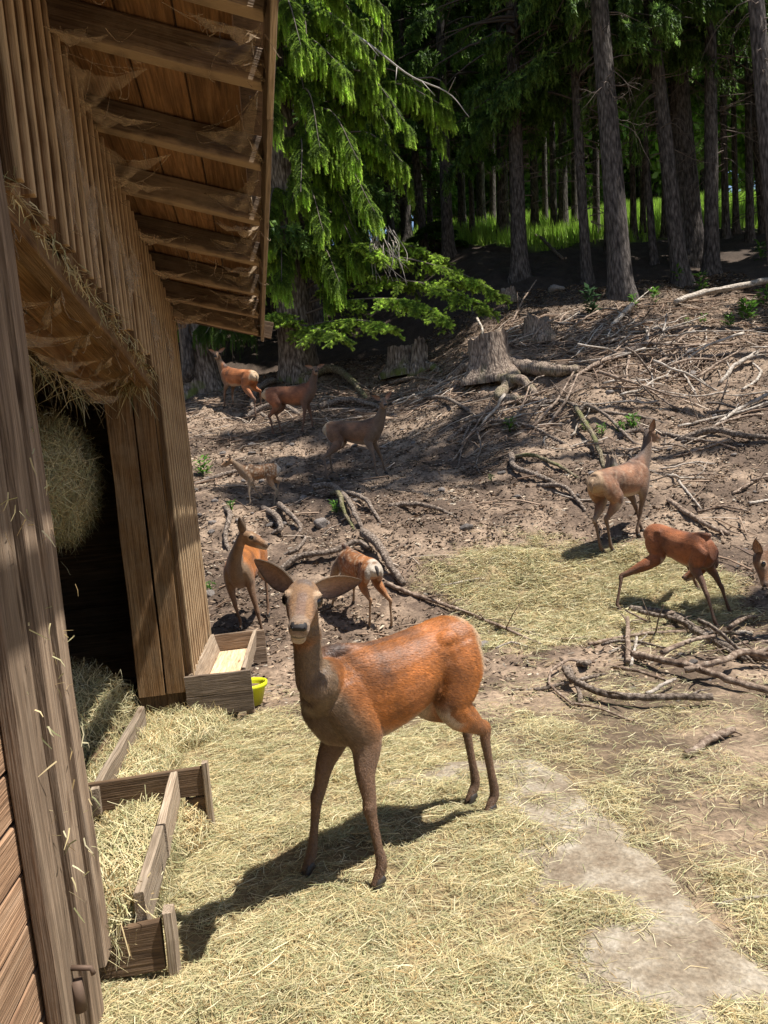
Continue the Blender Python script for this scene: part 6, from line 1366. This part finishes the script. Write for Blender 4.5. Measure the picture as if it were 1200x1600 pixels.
def clump(name, lab, center, rad, n, seed, core=(.20, .16, .07), cat='hay', gold=.1, ln=(.08, .26), droop=0.0, wd=.0023, cf=.82):
    """a heap of hay: a lumpy core hidden by blades"""
    rs = np.random.default_rng(seed); t = empty(name, center, lab, cat)
    V, F = ellipsoid((0, 0, 0), (1, 1, 1), None, 14); nz = fbm(V[:, 0]*2+seed, V[:, 1]*2+V[:, 2]*2, 3, seed)
    V = V*(.55+.85*nz)[:, None]*np.array(rad)*cf; mobj('core', npmesh('core', V, F, MGround, np.tile(core, (len(V), 1)), True), t)
    d = rs.normal(size=(n, 3)); d /= np.linalg.norm(d, axis=1)[:, None]; rr = rs.uniform(.70, 1.08, (n, 1)); P = d*rr*np.array(rad)
    nn = d/np.array(rad); nn /= np.linalg.norm(nn, axis=1)[:, None]; tg = rs.normal(size=(n, 3)); tg -= nn*(tg*nn).sum(1, keepdims=True)*.75; tg[:, 2] -= droop; tg /= np.linalg.norm(tg, axis=1)[:, None]
    L_ = rs.uniform(*ln, (n, 1)); sd = np.cross(tg, nn); sd /= np.linalg.norm(sd, axis=1)[:, None]+1e-6; w_ = wd*rs.uniform(.5, 1, (n, 1)); bn = rs.normal(size=(n, 3))*.12*L_
    a, m_, e = P-tg*L_*.5, P+bn+nn*.02, P+tg*L_*.5-np.array([0, 0, .15*1])*L_
    V = np.stack([a-sd*w_, a+sd*w_, m_-sd*w_, m_+sd*w_, e-sd*w_*.3, e+sd*w_*.3], 1).reshape(-1, 3); i = (np.arange(n)*6)[:, None]; Fq = np.concatenate([i+np.array([[0, 1, 3, 2]]), i+np.array([[2, 3, 5, 4]])], 1).reshape(-1, 4)
    tag(mobj('stalks', npmesh('stalks', V, Fq, MHay, np.repeat(hay_cols(n, rs, gold), 6, 0)), t), kind='stuff'); return t
d_ = ray(80, 750); t_ = ((BP+BN*-.80-Vector((0, 0, EYE))).dot(BN))/d_.dot(BN); q = Vector((0, 0, EYE))+d_*t_
print('bundle', q)
clump('hay_bundle', 'big bundle of hay bulging from the rack inside the dark doorway', q, (.28, .50, .44), 12000, 1, (.10, .09, .035), droop=.5)
q = W(-.75, -.75, .22); clump('hay_heap', 'heap of hay lying on the floor inside the barn doorway', q, (.42, .75, .42), 9000, 2, (.14, .12, .06))
q = W(-1.25, -.28, .08); clump('hay_heap', 'hay spilling over the threshold rail in the sun', q, (.26, .65, .16), 12000, 3)
q = W(-2.42, -.06, .10); clump('hay_heap', 'greenish hay filling the near board manger', q, (.19, .56, .17), 17000, 4, (.2, .18, .08), gold=-.2)
q = W(-1.98, ON-.02, .05); clump('hay_tuft', 'golden straw tuft caught behind the end post of the manger', q, (.14, .2, .11), 3500, 5, (.3, .19, .06), gold=.8, ln=(.05, .15))
q = W(-2.92, -.01, .23); clump('hay_tuft', 'tuft of stalks hanging over the near corner of the manger', q, (.10, .09, .06), 1500, 6, (.3, .23, .1), gold=.4, ln=(.08, .3), droop=.6)
q = W(-.30, -.10, .05); clump('hay_heap', 'low drift of hay at the foot of the far door jamb', q, (.35, .35, .09), 3500, 7)
q = W(-2.2, -.55, .06); clump('hay_heap', 'hay spread on the barn floor behind the manger', q, (.45, 1.0, .12), 6500, 8)
# straw hanging from the header and stalks stuck on the posts
def hangers(nm, lab, pts, n, seed, ln=(.08, .3), sp=.1, parentless=True):
    rs = np.random.default_rng(seed); A_ = np.array([list(pts[0])]); B_ = np.array([list(pts[1])]); t = rs.uniform(0, 1, (n, 1)); P = A_*(1-t)+B_*t+rs.normal(size=(n, 3))*np.array([.02, .02, .02])
    d = np.array([[0, 0, -1.]])*rs.uniform(.2, 1, (n, 1))+rs.normal(size=(n, 3))*np.array([.5, .5, .35]); d /= np.linalg.norm(d, axis=1)[:, None]; L_ = rs.uniform(*ln, (n, 1)); m_ = P+d*L_*.5+rs.normal(size=(n, 3))*L_*.08; e = P+d*L_+np.array([0, 0, -.12])*L_; sd = rs.normal(size=(n, 3)); sd -= d*(sd*d).sum(1, keepdims=True); sd /= np.linalg.norm(sd, axis=1)[:, None]; sd *= .0022
    V = np.stack([P-sd, P+sd, m_-sd, m_+sd, e-sd*.4, e+sd*.4], 1); o = P[0]; V = (V-o).reshape(-1, 3); i = (np.arange(n)*6)[:, None]; Fq = np.concatenate([i+np.array([[0, 1, 3, 2]]), i+np.array([[2, 3, 5, 4]])], 1).reshape(-1, 4)
    ob = mobj(nm, npmesh(nm, V, Fq, MHay, np.repeat(hay_cols(n, rs, .5), 6, 0)), None, tuple(o)); return tag(ob, lab, 'straw', kind='stuff')
hangers('hanging_straw', 'ragged straw caught along the outer edge of the door header', (W(-3.6, 0, zh(-3.6)+.06), W(-.1, 0, zh(0)+.06)), 500, 1, (.03, .11))
hangers('hanging_straw', 'long straw wisps hanging from the inner header into the dark doorway', (W(-3.2, -.42, zh(-3.2)-.11), W(-.3, -.42, zh(0)-.08)), 200, 2, (.08, .30))
hangers('hanging_straw', 'straw caught at the top of the far door jamb', (W(-.10, -.05, 2.50), W(.0, -.30, 2.52)), 160, 3, (.08, .35))
for i, (s_, z0, z1) in enumerate(((-3.05, .5, 2.0), (-3.2, .4, 1.9), (-3.4, .5, 1.8))):
    hangers('stuck_stalks', ['stalks of hay stuck to the outermost near plank', 'stalks of hay stuck in the groove between the near planks', 'stalks of hay stuck to the innermost near plank'][i], (W(s_, .045, z0), W(s_-.1, .045, z1)), 30, 10+i, (.02, .06))
